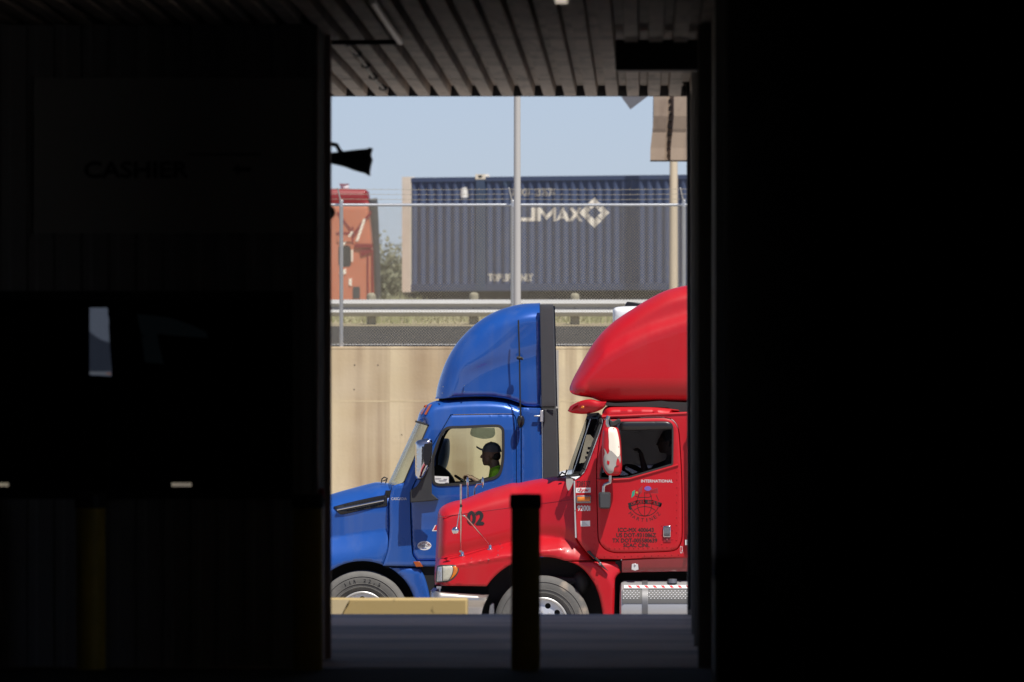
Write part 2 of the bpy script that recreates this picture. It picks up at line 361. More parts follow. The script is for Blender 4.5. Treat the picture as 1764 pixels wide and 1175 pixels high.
def arctext(s, cx, cy, r, a0, a1, h, w, Y, mb, inward=False, bold=.02):
    for i, ch in enumerate(s):
        if ch == ' ': continue
        a = math.radians(a0+(a1-a0)*i/max(1, len(s)-1)); k_ = .3 if ch in 'I1' else 1.25 if ch == 'M' else .5 if ch == '.' else 1; hh = .25 if ch == '.' else 1
        t = text('x', ch, -w*k_/2, h/2-h*hh, w*k_/2, h/2, Y, None, None, bold)
        px, py = cx+r*math.cos(a), cy-r*math.sin(a); rot = (math.pi/2-a) if not inward else (-math.pi/2-a)
        o = P(0, 0, Y); vs = []
        for v in t.v:
            lx, ly = (v[0]-o.x)*F/Y, -(v[2]-o.z)*F/Y
            vs.append(P(px+lx*math.cos(rot)-ly*math.sin(rot), py+lx*math.sin(rot)+ly*math.cos(rot), Y))
        mb.add(vs, t.f)
    return mb
def disc(cx, cy, r, n=28, ry=None):
    return np.array([(cx+r*math.cos(2*math.pi*i/n), cy+(ry or r)*math.sin(2*math.pi*i/n)) for i in range(n)])
def remesh(mb, name, m, parent, vox=.010):
    me = bpy.data.meshes.new('tmp'); me.from_pydata(mb.v, [], mb.f); o = bpy.data.objects.new('tmp', me); COL.objects.link(o)
    r = o.modifiers.new('r', 'REMESH'); r.mode = 'VOXEL'; r.voxel_size = vox
    s = o.modifiers.new('s', 'SMOOTH'); s.iterations = 3; s.factor = .5
    dg = bpy.context.evaluated_depsgraph_get(); dg.update(); e = bpy.data.meshes.new_from_object(o.evaluated_get(dg)); bpy.data.objects.remove(o)
    off = wloc(parent) if parent else Vector((0, 0, 0)); e.transform(Matrix.Translation(-off)); e.materials.clear(); e.name = name
    return link(name, e, m, parent, True, 0, 80)

# ------------------------------------------------------------------ setting
ZG = -1.4; ZC = 3.78; YE = 83.0        # yard level, ceiling, dock edge
Z_UP = 2.43; YW = 196.0; YR = 211.0; Z_R = 2.90
b = MB(); b.add([(-400, YE+.3, ZG), (400, YE+.3, ZG), (400, YW+.1, ZG), (-400, YW+.1, ZG)], [(0, 1, 2, 3)]); struct(b.build('yard_ground', 'yard', None, False))
b = MB()
b.add([(-300, YW+.25, Z_UP-.01), (300, YW+.25, Z_UP-.01), (300, YR-.6, Z_R-.03), (-300, YR-.6, Z_R-.03)], [(0, 1, 2, 3)])
struct(b.build('upper_road', 'asphalt', None, False))
b = MB(); b.add([(-300, YW+1.5, Z_UP+.038), (300, YW+1.5, Z_UP+.038), (300, YW+1.75, Z_UP+.046), (-300, YW+1.75, Z_UP+.046)], [(0, 1, 2, 3)])
struct(b.build('road_edge_line', 'sticker', None, False))
b = MB(); b.add([(-1500, YR-.6, Z_R-.03), (1500, YR-.6, Z_R-.03), (1500, YR+4, Z_R+.17), (-1500, YR+4, Z_R+.17), (-1500, YR+40, 2.75), (1500, YR+40, 2.75), (3000, 4000, 2.7), (-3000, 4000, 2.7)],
                [(0, 1, 2, 3), (3, 2, 5, 4), (4, 5, 6, 7)])
struct(b.build('upper_ground', 'earth', None, False))
# dry grass behind the guardrail
b = MB()
for i in range(9500):
    x = random.uniform(-9, 3); y = YR+random.uniform(.5, 9); h = random.uniform(.10, .42)*(0.5+.9*abs(math.sin(x*1.7)*math.sin(x*.6+1))); w = random.uniform(.008, .02); dx = random.gauss(0, .08)
    z = Z_R-.05+.17*min(1, (y-YR+.6)/4.6)-max(0, y-YR-4)*.009
    b.add([(x-w, y, z), (x+w, y, z), (x+dx, y+random.gauss(0, .05), z+h)], [(0, 1, 2)])
o = b.build('dry_grass', 'grass', None, False); tag(o, 'dry yellow green grass growing behind the steel guardrail', 'grass', kind='stuff')

# retaining wall
t = thing('retaining_wall', (0, YW, ZG), 'stained tan concrete retaining wall below the chain link fence', 'wall')
b = MB(); b.box((-120, YW, ZG), (120, YW+.35, Z_UP-.05)); b.build('wall_face', 'conc', t)
b = MB(); b.box((-120, YW-.004, Z_UP-.05), (120, YW+.37, Z_UP)); b.build('coping', 'conc', t, bevel=.01)
b = MB()
for px in (959, 648): 
    x = P(px, 0, YW).x; b.box((x-.035, YW-.012, ZG), (x+.035, YW+.01, Z_UP-.06)) if px == 959 else None
b.build('joint_strip', 'concgrey', t)
b = MB(); z_ = P(0, 691, YW).z; b.box((-119, YW-.002, z_-.012), (119, YW+.01, z_+.006)); b.build('form_line', 'formline', t, False)
b = MB()
for px, py in ((611, 629), (651, 629), (610, 671), (692, 749)):
    c = P(px, py, YW-.004); b.lathe(c, [(0, 0), (.010, 0), (.013, .006)], n=10)
b.build('tie_hole', 'black', t)

# chain link fence
t = thing('chain_link_fence', (P(883, 0, YW).x, YW+.15, Z_UP), 'tall galvanised chain link fence topped with three strands of barbed wire', 'fence')
YF = YW+.15; xs0 = P(883, 0, YF).x; sp = P(1178, 0, YF).x-xs0; xa, xb = xs0-2*sp, xs0+3*sp
zt = P(0, 353, YF).z
for k in range(-2, 4):
    x = xs0+k*sp-(.15*sp/sp if k == 99 else 0); b = MB()
    b.cone((x, YF, Z_UP), (x, YF, zt+.06), .034, .034, 12); b.ball((x, YF, zt+.06), (.04, .04, .03), 10, 6)
    b.tube([(x, YF, zt+.03), (x-.06, YF-.18, zt+.29)], .014, 6); b.build('post', 'galv', t)
b = MB(); b.cone((xa, YF, zt), (xb, YF, zt), .026, .026, 10); b.build('top_rail', 'galv', t)
b = MB()
for i, py in enumerate((327, 335.5, 344.5)):
    z = zt+.27-.085*i; y = YF-.17+.06*i
    pts = [(xa+(xb-xa)*k/80, y, z-.012*math.sin(math.pi*((k/80*5) % 1))) for k in range(81)]
    for p, q in zip(pts[:-1], pts[1:]): b.cone(p, q, .0045, .0045, 4, False)
    for k in range(int((xb-xa)/.13)):
        x = xa+k*.13; b.cone((x-.012, y, z-.016), (x+.012, y, z+.016), .0025, .0025, 3, False)
b.build('barbed_wire', 'wire', t)
b = MB(); zb = Z_UP+.03; h = zt-.03-zb; g = .053
for s in (1, -1):
    n0 = int((xb-xa+h)/g)
    for k in range(n0):
        x = xa+k*g-(h if s == 1 else 0); p = Vector((x if s == 1 else x, YF-.03*s*.1-.045, zb)); q = Vector((x+h*s, p.y, zb+h))
        if max(p.x, q.x) < xa or min(p.x, q.x) > xb: continue
        b.cone(p, q, .0029, .0029, 4, False)
b.build('wire_mesh', 'wire', t)

# guardrail
t = thing('guardrail', (-3, YR, Z_R), 'galvanised W-beam guardrail on round wooden posts beside the upper road', 'guardrail')
s = YR/F; prof = []
for u, d in ((0, .0), (.03, -.05), (.075, -.085), (.11, -.06), (.135, -.012), (.156, 0), (.177, -.012), (.202, -.06), (.237, -.085), (.282, -.05), (.312, 0)):
    prof.append((d, u))
zr = P(0, 545, YR).z; b = MB(); k = len(prof)
for sec in range(5):
    x0, x1 = -17+sec*7.2, -17+(sec+1)*7.2+.15; off = -.004*(sec % 2)
    vs = [(x0, YR+d+off, zr+u) for d, u in prof]+[(x1, YR+d+off, zr+u) for d, u in prof]+[(x0, YR+d+.006+off, zr+u) for d, u in prof]+[(x1, YR+d+.006+off, zr+u) for d, u in prof]
    fs = [(i, i+1, k+i+1, k+i) for i in range(k-1)]+[(2*k+i, 3*k+i, 3*k+i+1, 2*k+i+1) for i in range(k-1)]
    b.add(vs, fs)
b.build('beam', 'rail', t, True, 0, 60)
x0 = P(815, 0, YR).x
for i in range(-4, 6):
    x = x0+i*1.895+random.uniform(-.03, .03); b = MB(); top = P(0, 504+random.uniform(-1, 1.5), YR).z
    b.lathe((x, YR+.14, 0), [(0, top), (.05, top-.005), (.078, top-.03), (.085, top-.07), (.088, Z_R-.1)], 'z', 16); b.build('post', 'wood', t)
    b = MB(); c = Vector((x, YR-.014, zr+.156)); b.ball(c, (.016, .012, .016), 8, 6); b.build('bolt', 'dullalu', t)

# light poles
t = thing('light_pole', (P(891, 0, 190).x, 190, ZG), 'slim grey steel light pole rising in front of the fence', 'light pole', 'light poles beyond the trucks')
c = P(891, 0, 190); b = MB(); b.cone((c.x, 190, ZG), (c.x, 190, 9.5), .066, .052, 20); b.build('shaft', 'poleg', t)
b = MB(); b.box((c.x-.16, 189.84, ZG), (c.x+.16, 190.16, ZG+.03)); b.build('base_plate', 'poleg', t)
b = MB(); b.tube([(c.x, 190, 9.4), (c.x-.1, 190, 9.6), (c.x-.9, 190, 9.75)], .04); b.build('arm', 'poleg', t)
b = MB(); b.ball((c.x-1.15, 190, 9.75), (.35, .16, .07)); b.build('lamp_head', 'poleg', t)
YP = 283.1; c = P(1160.5, 0, YP)
t = thing('light_pole', (c.x, YP, 2.7), 'thick cream coloured light pole standing in front of the blue container', 'light pole', 'light poles beyond the trucks')
b = MB(); b.cone((c.x, YP, 2.7), (c.x, YP, 12), .112, .09, 20); b.build('shaft', 'polec', t)
b = MB(); b.box((c.x-.2, YP-.2, 2.7), (c.x+.2, YP+.2, 2.75)); b.build('base_plate', 'polec', t)
b = MB(); b.tube([(c.x, YP, 11.9), (c.x+.3, YP, 12.2), (c.x+1.3, YP, 12.3)], .05); b.build('arm', 'polec', t)
b = MB(); b.ball((c.x+1.6, YP, 12.3), (.4, .17, .08)); b.build('lamp_head', 'polec', t)

# ------------------------------------------------------------------ container on chassis, 40 degrees to the road
YCt = 288.0; O = P(693, 502, YCt); PH = math.radians(30); U = Vector((math.cos(PH), -math.sin(PH), 0)); N = Vector((math.sin(PH), math.cos(PH), 0))
CL, CH, CW = 16.15, (502-305)*YCt/F, 2.55
def C3(s, h, w): return O+U*s+N*w+Vector((0, 0, h))
def cpx(px, py):      # photo pixel -> (s, h) on the container's near side
    k = (px-VX)/F; s = (k*O.y-O.x)/(U.x-k*U.y); y = O.y+U.y*s; return s, EYE+(VY-py)*y/F-O.z
def cbox(b, s0, s1, h0, h1, w0, w1):
    return b.add([C3(s, h, w) for s in (s0, s1) for w in (w0, w1) for h in (h0, h1)], [(0, 1, 3, 2), (4, 6, 7, 5), (0, 4, 5, 1), (2, 3, 7, 6), (0, 2, 6, 4), (1, 5, 7, 3)])
t = thing('shipping_container', C3(CL/2, 0, CW/2), 'long dark blue corrugated shipping container with cream corner post and logo', 'container')
S0, S1 = .27, CL-.30; PITCH = .246; DEP = .040; brk = []; k = 0
def cw(s):      # corrugation depth at s
    u = (s-S0) % PITCH
    if u < .062: return .012
    if u < .122: return .012+DEP*(u-.062)/.060
    if u < .186: return .012+DEP
    return .012+DEP*(1-(u-.186)/.060)
s = S0
while s < S1:
    for u in (0, .062, .122, .186):
        if s+u < S1: brk.append(s+u)
    s += PITCH
brk.append(S1)
H0, H1 = .17, CH-.12
b = MB(); n = len(brk); b.add([C3(s, H0, cw(s)) for s in brk]+[C3(s, H1, cw(s)) for s in brk], [(i, i+1, n+i+1, n+i) for i in range(n-1)])
b.add([C3(s, H0, CW-cw(s)) for s in brk]+[C3(s, H1, CW-cw(s)) for s in brk], [(i, i+1, n+i+1, n+i) for i in range(n-1)])
b.build('corrugated_side', 'contblue', t, False)
b = MB(); cbox(b, 0, CL, CH-.13, CH-.02, 0, .06); cbox(b, 0, CL, 0, .18, 0, .06); cbox(b, 0, CL, CH-.13, CH-.02, CW-.06, CW); cbox(b, 0, CL, 0, .18, CW-.06, CW); b.build('side_rail', 'contblue', t)
b = MB(); cbox(b, 0, CL, CH-.05, CH-.03, .05, CW-.05); b.build('roof', 'contblue', t)
b = MB(); cbox(b, .02, CL, .04, .10, .05, CW-.05); b.build('floor', 'rust', t)
b = MB(); cbox(b, .04, .08, .1, CH-.06, .1, CW-.1); b.build('end_wall', 'contblue', t)
b = MB(); cbox(b, CL-.08, CL-.04, .1, CH-.06, .1, CW-.1); b.build('end_wall', 'contblue', t)
for w in (0, CW-.2):
    b = MB(); cbox(b, -.004, .255, -.02, CH+.004, w-.006, w+.2); b.build('corner_post', 'cream', t)
    b = MB(); cbox(b, CL-.28, CL+.004, 0, CH+.004, w-.006, w+.2); b.build('corner_post', 'contblue', t)
sa, sb = cpx(820.5, 400)[0], cpx(835, 400)[0]
for k in range(2):
    d = 0 if k == 0 else CL-sa-sb
    b = MB(); cbox(b, sa+d, sb+d, .0, CH-.08, -.01, .1); b.build('lifting_post', 'contlt', t)
    b = MB(); cbox(b, sa+d-.02, sb+d+.02, CH-.08, CH+.05, -.014, .2); cst = b.build('corner_casting', 'cream', t)
    b = MB(); cbox(b, (sa+sb)/2+d-.05, (sa+sb)/2+d+.05, CH-.04, CH+.02, -.018, .0); b.build('casting_hole', 'black', cst)
def clabel(name, s, x0, y0, x1, y1, m, bold=.02, poly=None):
    """painted lettering that follows the corrugation"""
    if poly is None:
        tb = text('x', s, x0, y0, x1, y1, YCt, None, None, bold); q = [((v[0])*F/YCt+VX, VY-(v[2]-EYE)*F/YCt) for v in tb.v]; fs = tb.f
    else:
        q = []; fs = []
        for pl in poly: fs.append(tuple(range(len(q), len(q)+len(pl)))); q += pl
    bm = bmesh.new(); vv = [bm.verts.new((*cpx(*p), 0)) for p in q]
    for f in fs:
        try: bm.faces.new([vv[i] for i in f])
        except ValueError: pass
    bmesh.ops.triangulate(bm, faces=bm.faces[:])
    lo = min(v.co.x for v in vv); hi = max(v.co.x for v in vv)
    for s_ in brk:
        if lo < s_ < hi: bmesh.ops.bisect_plane(bm, geom=bm.verts[:]+bm.edges[:]+bm.faces[:], plane_co=(s_, 0, 0), plane_no=(1, 0, 0))
    bm.verts.ensure_lookup_table()
    b = MB(); b.add([C3(v.co.x, v.co.y, cw(min(max(v.co.x, S0), S1-.001))-.006) for v in bm.verts], [tuple(v.index for v in f.verts) for f in bm.faces]) if not bm.verts.index_update() else None
    bm.free(); return b.build(name, m, t, False)
UM = [[(889, 357.5), (896, 357.5), (896, 375), (915, 375), (915, 357.5), (921.5, 357.5), (921.5, 381), (889, 381)],
      [(924.5, 381), (924.5, 357.5), (930, 357.5), (941, 371), (952, 357.5), (957.5, 357.5), (957.5, 381), (951.5, 381), (951.5, 367), (941, 379), (930.5, 367), (930.5, 381)],
      [(957.5, 381), (966.5, 357.5), (970.5, 357.5), (980.5, 381), (974.5, 381), (972.5, 376.5), (970.5, 371.5), (968.3, 365), (965.5, 372), (963.6, 376.5)], [(965.4, 372.2), (970.6, 372.2), (972.4, 376.4), (963.8, 376.4)],
      [(979, 357.5), (986, 357.5), (991, 365), (996, 357.5), (1001.5, 357.5), (994.2, 368.5), (1003, 381), (996.5, 381), (991, 373), (985.5, 381), (979.5, 381), (987.6, 368.5)]]
clabel('lettering', '', 0, 0, 0, 0, 'logo', poly=UM[:4]); 
cx, cy, R = 1023, 366.5, 26.5; pol = []; vtx = [(0, -1), (1, 0), (0, 1), (-1, 0)]
for i in range(4):
    a, v, c_ = vtx[i-1], vtx[i], vtx[(i+1) % 4]; f = lambda p, u, w: (cx+(v[0]*(1-u)+p[0]*u)*R*w*.97, cy+(v[1]*(1-u)+p[1]*u)*R*w)
    pol.append([f(a, .47, 1), f(a, .0, 1), f(c_, .47, 1), f(c_, .45, .46), f(c_, .0, .46), f(a, .45, .46)])
clabel('logo', '', 0, 0, 0, 0, 'logo', poly=pol)
clabel('lettering', '', 0, 0, 0, 0, 'logo', poly=UM[4:])
clabel('lettering', 'UMXU  237574', 878, 325, 955, 338, 'logo', .01)
clabel('lettering', 'TOP LIFT ONLY', 841, 472, 917, 484.5, 'logo', .03)
clabel('placard', '', 0, 0, 0, 0, 'sticker', poly=[[(792, 325), (803, 322), (804, 328), (805, 340), (792, 341)]])
clabel('patch', '', 0, 0, 0, 0, 'contlt', poly=[[(862, 309), (880, 306), (881, 316), (875, 322), (864, 318)]])
# chassis trailer under it
tc = thing('trailer_chassis', C3(CL/2, -1.2, CW/2), 'dark rusty container chassis carrying the long blue container', 'trailer')
b = MB(); cbox(b, .3, CL, -.38, .03, .75, .9); cbox(b, .3, CL, -.38, .03, 1.65, 1.8); cbox(b, .0, .3, -.2, -.03, 0, CW); cbox(b, CL-.3, CL, -.25, -.03, 0, CW); cbox(b, .4, CL-.3, -.30, .02, .2, .28)
for s_ in np.arange(1, CL, 2.5): cbox(b, s_, s_+.12, -.2, -.03, .1, CW-.1)
b.build('frame', 'chassis', tc)
for s_ in (12.4, 13.7):
    for w in (.05, CW-.35):
        b = MB(); a0, a1 = C3(s_, -.72, w), C3(s_, -.72, w+.3); b.cone(a0, a1, .48, .48, 28); b.build('wheel', 'tyre', tc)
for w in (.5, 1.9):
    b = MB(); cbox(b, 3., 3.12, -1.2, -.3, w, w+.12); b.build('landing_leg', 'chassis', tc)

# ------------------------------------------------------------------ orange truck far left
YO = 287.0; ZU = 2.74
t = thing('orange_truck', (P(590, 0, YO).x, YO+1.2, ZU), 'orange sleeper cab truck with shade-coloured wine red roof fairing beyond the fence', 'truck')
panel('sleeper_body', [(470, 388, 1), (480, 352, 1), (634, 352, 1), (640, 420), (645, 520), (646, 585, 1), (470, 585, 1)], YO, 'orange', t, const(4, .08), far=YO+1.2, holes=[[(583, 425), (586, 423), (601, 423), (604, 426), (604, 457), (601, 460), (586, 460), (583, 457)]], step=8)
panel('sleeper_window', [(583, 425), (586, 423), (601, 423), (604, 426), (604, 457), (601, 460), (586, 460), (583, 457)], YO+.02, 'plastic', t, step=10)
panel('roof_fairing', [(490, 351, 1), (500, 335), (520, 327), (560, 325), (628, 326), (632, 328, 1), (636, 351, 1)], YO+.05, 'orangered', t, lambda x, y: (14, .18) if y < 345 else (1, .01), far=YO+1.2, step=7)  # wine red puts the tilted fairing's shade into its colour
panel('side_extender', [(634, 343, 1), (650, 341, 1), (653, 400), (657, 520), (658, 590, 1), (646, 590, 1), (642, 420)], YO+.12, 'ext', t, const(2, .02), thick=.05, step=8)
panel('front_body', [(380, 500, 1), (390, 480), (440, 465), (470, 400, 1), (470, 590, 1), (380, 590, 1)], YO+.1, 'orange', t, const(5, .1), far=YO+1.2, step=10)
b = MB(); b.pprism([(588, 423), (606, 398), (609, 400), (592, 424)], YO-.02, .03); b.pprism([(613, 415), (626, 376), (630, 378), (617, 416)], YO-.02, .03); b.build('fairing_strut', 'cream', t)
b = MB(); b.pprism([(579, 367), (583, 365), (606, 396), (602, 398)], YO-.01, .02); b.pprism([(605, 405), (639, 362), (640, 368), (609, 410)], YO-.01, .02); b.pbox(606, 390, 609, 420, YO-.015, .02); b.pbox(579, 400, 609, 404, YO-.015, .02); b.pbox(611, 420, 642, 427, YO-.05, .04); b.pprism([(620, 430), (640, 428), (640, 434), (622, 442)], YO-.03, .03); b.pbox(632, 434, 635, 520, YO-.02, .02); b.pbox(640, 430, 643, 520, YO-.02, .02)
b.build('dark_trim', 'orangered', t)
b = MB(); b.pprism([(581, 408), (592, 404), (604, 409), (606, 416), (581, 417)], YO-.03, .03); b.build('window_hood', 'orange', t)
b = MB(); b.pbox(605, 430, 608, 451, YO-.02, .02); b.build('grab_handle', 'cream', t)
b = MB(); b.pprism([(585, 466), (596, 463), (596, 472), (584, 473)], YO-.02, .02); b.build('door_decal', 'cream', t)
b = MB(); b.pbox(601, 480, 606, 492, YO-.02, .02); b.build('door_handle', 'cream', t)
b = MB(); b.pbox(608, 494, 620, 514, YO-.02, .02); b.build('grab_step', 'ext', t)
b = MB(); b.lathe(P(593, 322, YO+.5), [(0, .0), (.10, .02), (.13, .08)], 'z', 14); b.ball(P(594, 323, YO+.5), (.11, .1, .10)); b.build('roof_beacon', 'white', t)
for px in (430, 620):
    for k in (0, 1):
        b = MB(); c = P(px, 565, YO+.15+k*1.9); c.z = ZU+.5; b.cone(c, c+Vector((0, .28, 0)), .5, .5, 28); b.build('wheel', 'tyre', t)

# ------------------------------------------------------------------ trees beyond the container
def tree(cx, cy, z0, h, rx, n, label, grp):
    t = thing('tree', (cx, cy, z0), label, 'tree', grp)
    b = MB(); b.cone((cx, cy, z0), (cx+.1, cy, z0+h*.45), .14, .09, 8); tips = []
    for k in range(8):
        a = random.uniform(0, 6.28); e = Vector((cx+math.cos(a)*rx*.6, cy+math.sin(a)*rx*.6, z0+h*random.uniform(.5, .9))); b.cone((cx+.06, cy, z0+h*random.uniform(.25, .45)), e, .06, .02, 5); tips.append(e)
    b.build('trunk', 'bark', t); b = MB()
    for k in range(26):
        a = random.uniform(0, 6.28); r = rx*math.sqrt(random.random()); zc = z0+h*random.uniform(.12, .92); sc = (1-abs((zc-z0)/h-.5)*.9)
        tips.append(Vector((cx+math.cos(a)*r*sc, cy+math.sin(a)*r*sc, zc)))
    for k in range(n):
        c = random.choice(tips)+Vector((random.gauss(0, .28), random.gauss(0, .28), random.gauss(0, .24))); s_ = random.uniform(.04, .11)
        d1 = Vector((random.gauss(0, 1), random.gauss(0, 1), random.gauss(0, 1))).normalized()*s_; d2 = d1.orthogonal().normalized()*s_*.55
        b.add([c-d1, c+d2, c+d1, c-d2], [(0, 1, 2, 3)])
    b.build('crown', 'leaf', t, False); return t
c = P(668, 0, 325); tree(c.x, 325, 2.72, (597-408)*325/F, 1.15, 4200, 'haze tinted olive bush like tree between the orange truck and the container', 'trees beyond the container')
c = P(690, 0, 350); tree(c.x, 350, 2.72, (597-430)*350/F, 1.2, 2600, 'lower haze tinted tree partly hidden by the cream end of the container', 'trees beyond the container')

# ------------------------------------------------------------------ wheels
def wheel(parent, px, Y, side, holes=10, tm='tyre', rot=.0, txt=None, dual=False):
    """front wheel, axle through photo column px; side=-1 near the camera, +1 far"""
    R = .52; c = Vector((P(px, 0, Y).x, Y, ZG+R)); s_ = -side
    b = MB(); w = .28
    prof = [(.285, .02), (.30, 0), (.34, -.012), (.42, -.02), (.465, -.012), (.495, .008), (.512, .03), (.52, .06), (.52, w-.06), (.512, w-.03), (.48, w), (.34, w+.01), (.285, w)]
    b.lathe(c, [(r, y*s_) for r, y in prof], n=72); ty = b.build('tyre', tm, parent)
    for r_ in (.36, .445):
        pass
    b = MB()
    for r_ in (.335, .372, .452): b.lathe(c, [(r_-.004, -.0155*s_), (r_, -.022*s_), (r_+.004, -.0155*s_)], n=72)
    b.build('sidewall_ring', tm, ty)
    b = MB(); b.lathe(c, [(.285, w*s_), (.285, .0), (.278, -.006*s_), (.266, -.004*s_), (.255, .02*s_), (.25, .05*s_)], n=64); rim = b.build('rim', 'alu', parent)
    # disc with real hand holes, in the pixel frame of this plane
    k = F/Y; cpy = VY-(c.z-EYE)*k
    hl = [disc(px+.20*k*math.cos(rot+2*math.pi*i/holes), cpy+.20*k*math.sin(rot+2*math.pi*i/holes), .031*k, 20) for i in range(holes)]
    yy = Y+.035*s_
    def dish(x, y): 
        r = math.hypot(x-px, y-cpy)/k; return -.03*max(0, 1-(r/.20))*1.2
    if side < 0: panel('wheel_disc', disc(px, cpy, .254*k, 64), Y+.035, 'alu', rim, bulge=dish, holes=hl, thick=.012, step=5)
    else: panel('wheel_disc', disc(px, cpy, .254*k, 64), Y-.047, 'alu', rim, holes=hl, thick=.012, step=8)
    b = MB(); b.cone(c+Vector((0, .075*s_, 0)), c+Vector((0, .1*s_, 0)), .25, .25, 40); b.build('brake_drum', 'matte', rim)
    b = MB(); b.lathe(c, [(0, -.06*s_), (.05, -.055*s_), (.062, -.04*s_), (.07, .03*s_)], n=28)
    for i in range(10):
        a = 2*math.pi*(i+.5)/10; q = c+Vector((.132*math.cos(a), .012*s_, .132*math.sin(a))); b.cone(q, q+Vector((0, -.032*s_, 0)), .014, .012, 6)
    b.build('hub', 'alu', rim)
    if txt and side < 0:
        b = MB(); arctext(txt, px, cpy, .405*k, 118, 62, 5.5, 4, Y-.0208, b, bold=.015); b.build('lettering', 'inkgrey', ty, False)

# ================================================================== BLUE TRUCK
YB = 127.0; YBC = YB+1.22
blue = thing('semi_truck', (P(760, 0, YB).x, YBC, ZG), 'blue day cab semi truck with tall roof fairing, parked behind the red truck', 'truck', 'semi trucks in the yard')
T = blue
DOOR = [(776, 714, 1), (883, 713), (889, 720), (890, 740), (890, 950), (887, 966, 1), (718, 967, 1), (710, 954), (707, 905), (706, 848, 1), (744, 768), (765, 733)]
WIN = [(769.6, 736), (800, 734), (858, 732), (867, 738), (868.5, 748), (868, 791), (863, 815), (853.6, 824), (835, 829), (815, 834), (758, 837), (747, 833), (744.5, 822), (744, 791), (748, 775), (758, 749)]
CAB = [(717, 726, 1), (723, 709), (734, 698), (748, 691), (790, 686.5), (840, 685), (870, 688), (893, 695), (897, 698, 1), (897, 976, 1), (724, 976, 1), (716, 976, 1), (659, 975, 1), (668, 946), (671, 910), (671, 860), (676, 837, 1), (696, 831, 1), (738, 733, 1)]
def cabr(x, y):
    if y < 729 and x < 895: return (15, .30)
    if x < 740 and 729 < y < 833: return (5, .04)
    return (2.5, .02)
def cabb(x, y): return .05*max(0, (740-y)/55)**1.3 if y < 740 else 0
panel('cab', CAB, YB, 'blue', T, cabr, cabb, holes=[inset(DOOR, 0.0)], far=YBC)
for mi in (None, YBC):
    d = panel('door', inset(DOOR, .9), YB, 'blue', T, const(3.0, .018), lambda x, y: cabb(x, y)+(-.012*math.exp(-((y-884)/14)**2))+.025*max(0, min(1, (y-858)/22)), holes=[inset(WIN, .3)], mirror=mi)
    panel('window_seal', inset(WIN, -.6), YB-.008, 'rubber', d, bulge=cabb, holes=[inset(WIN, 4.2)], thick=.03, mirror=mi)
    panel('window_glass', inset(WIN, 3.8), YB+.012, 'tint', d, bulge=cabb, thick=.005, step=12, mirror=mi)
    b = MB()
    for yy_, x0, x1 in ((703.5, 775, 897),):
        yl = YB-.006 if mi is None else 2*YBC-YB-.02
        pts = [(742, 724), (748, 716), (756, 709), (765, 705.5), (778, 703.5), (810, 702.6), (896, 703)]
        for p, q in zip(pts[:-1], pts[1:]):
            a0, a1 = P(*p, YB), P(*q, YB)
            for v in (a0, a1): v.y = (YB+.06+.03) if mi is None else (2*YBC-YB-.09)
            b.cone(a0, a1, .013, .013, 6)
    b.build('rain_gutter', 'rubber', T)
# windscreen wraps round the front
WS = [(717, 726, 1), (738, 733, 1), (697, 829), (691, 836, 1), (667, 834, 1)]
panel('windscreen', WS, YB+.03, 'wsglass', T, lambda x, y: (22, .5) if (x-667)*(726-834)-(717-667)*(y-834) > -260 and x < 718 else (.5, .004), far=YBC, ang=80)
b = MB()
for yy_ in (YB+.02, 2*YBC-YB-.05):
    b = MB(); b.ribbon([(716, 726), (738.5, 732.5), (697, 830), (690, 837)], 3.4, yy_, .03); b.build('windscreen_seal', 'plastic', T)
# dash, wheel, seats inside
b = MB(); b.box(P(690, 832, YB+.12), P(766, 900, YB+2.3)); 
b.pprism([(690, 842), (691, 832), (733, 832), (745, 806), (752, 801), (760, 803), (772, 814), (778, 822), (786, 838), (786, 870), (690, 870)], YB+.5, .9); b.build('dashboard', 'matte', T, bevel=.02)
b = MB(); c = P(812, 838, YB+.42); ax = Vector((.55, 0, .83)); n_ = 28; u_ = ax.orthogonal().normalized(); w_ = ax.cross(u_).normalized()
rp = [c+(u_*math.cos(2*math.pi*i/n_)+w_*math.sin(2*math.pi*i/n_))*.215 for i in range(n_+1)]
b.tube(rp, .014, 6); b.tube([rp[0], c, rp[9]], .012, 6); b.tube([c, rp[18]], .012, 6); b.tube([c, c-ax*.35], .03, 8); b.build('steering_wheel', 'matte', T)
for yy_ in (YB+.16, YB+1.6):
    b = MB(); b.box(P(815, 880, yy_), P(868, 905, yy_+.5)); b.box(P(858, 838, yy_), P(876, 890, yy_+.5)); b.build('seat', 'seat', T, bevel=.04)
panel('sun_visor', [(812, 737, 1), (852, 737, 1), (853, 748), (848, 754), (832, 756), (815, 752), (810, 748)], YB+1.05, 'smoke', T, thick=.02, step=8)
# roof fairing, sleeper, extenders
FAIR = [(749, 687, 1), (752, 668), (758, 647), (768, 621), (783, 595), (800, 575), (820, 556.5), (845, 540), (870, 530), (897, 523.5), (930, 521.5, 1), (933, 701, 1), (906, 700), (893, 694), (870, 687), (840, 683.5), (800, 684), (770, 686)]
def fairb(x, y):
    t_ = math.exp(-(((x-860)+(y-585)*1.1)/26)**2); u = (y-690)/150
    l = .10*max(0, min(1, (y-600)/85))**2
    ridge = .035/(1+math.exp(-(y-(640-.28*(x-790)))/5.0))
    return .06-.014*t_+ridge*.6-.06*max(0, u+1)*.4
panel('roof_fairing', FAIR, YB, 'blue', T, lambda x, y: (32, .42) if (x < 928 and y < 522+(928-x)*.95+.0 and y < 684) else ((6, .04) if y > 682 else (1.5, .01)), fairb, far=YBC, step=4.5, ang=60)
b = MB()
for px, py in ((764, 666), (762.5, 677), (800, 664), (800, 674.5)): c = P(px, py, YB+.03); b.ball(c, (.009, .02, .009), 8, 5)
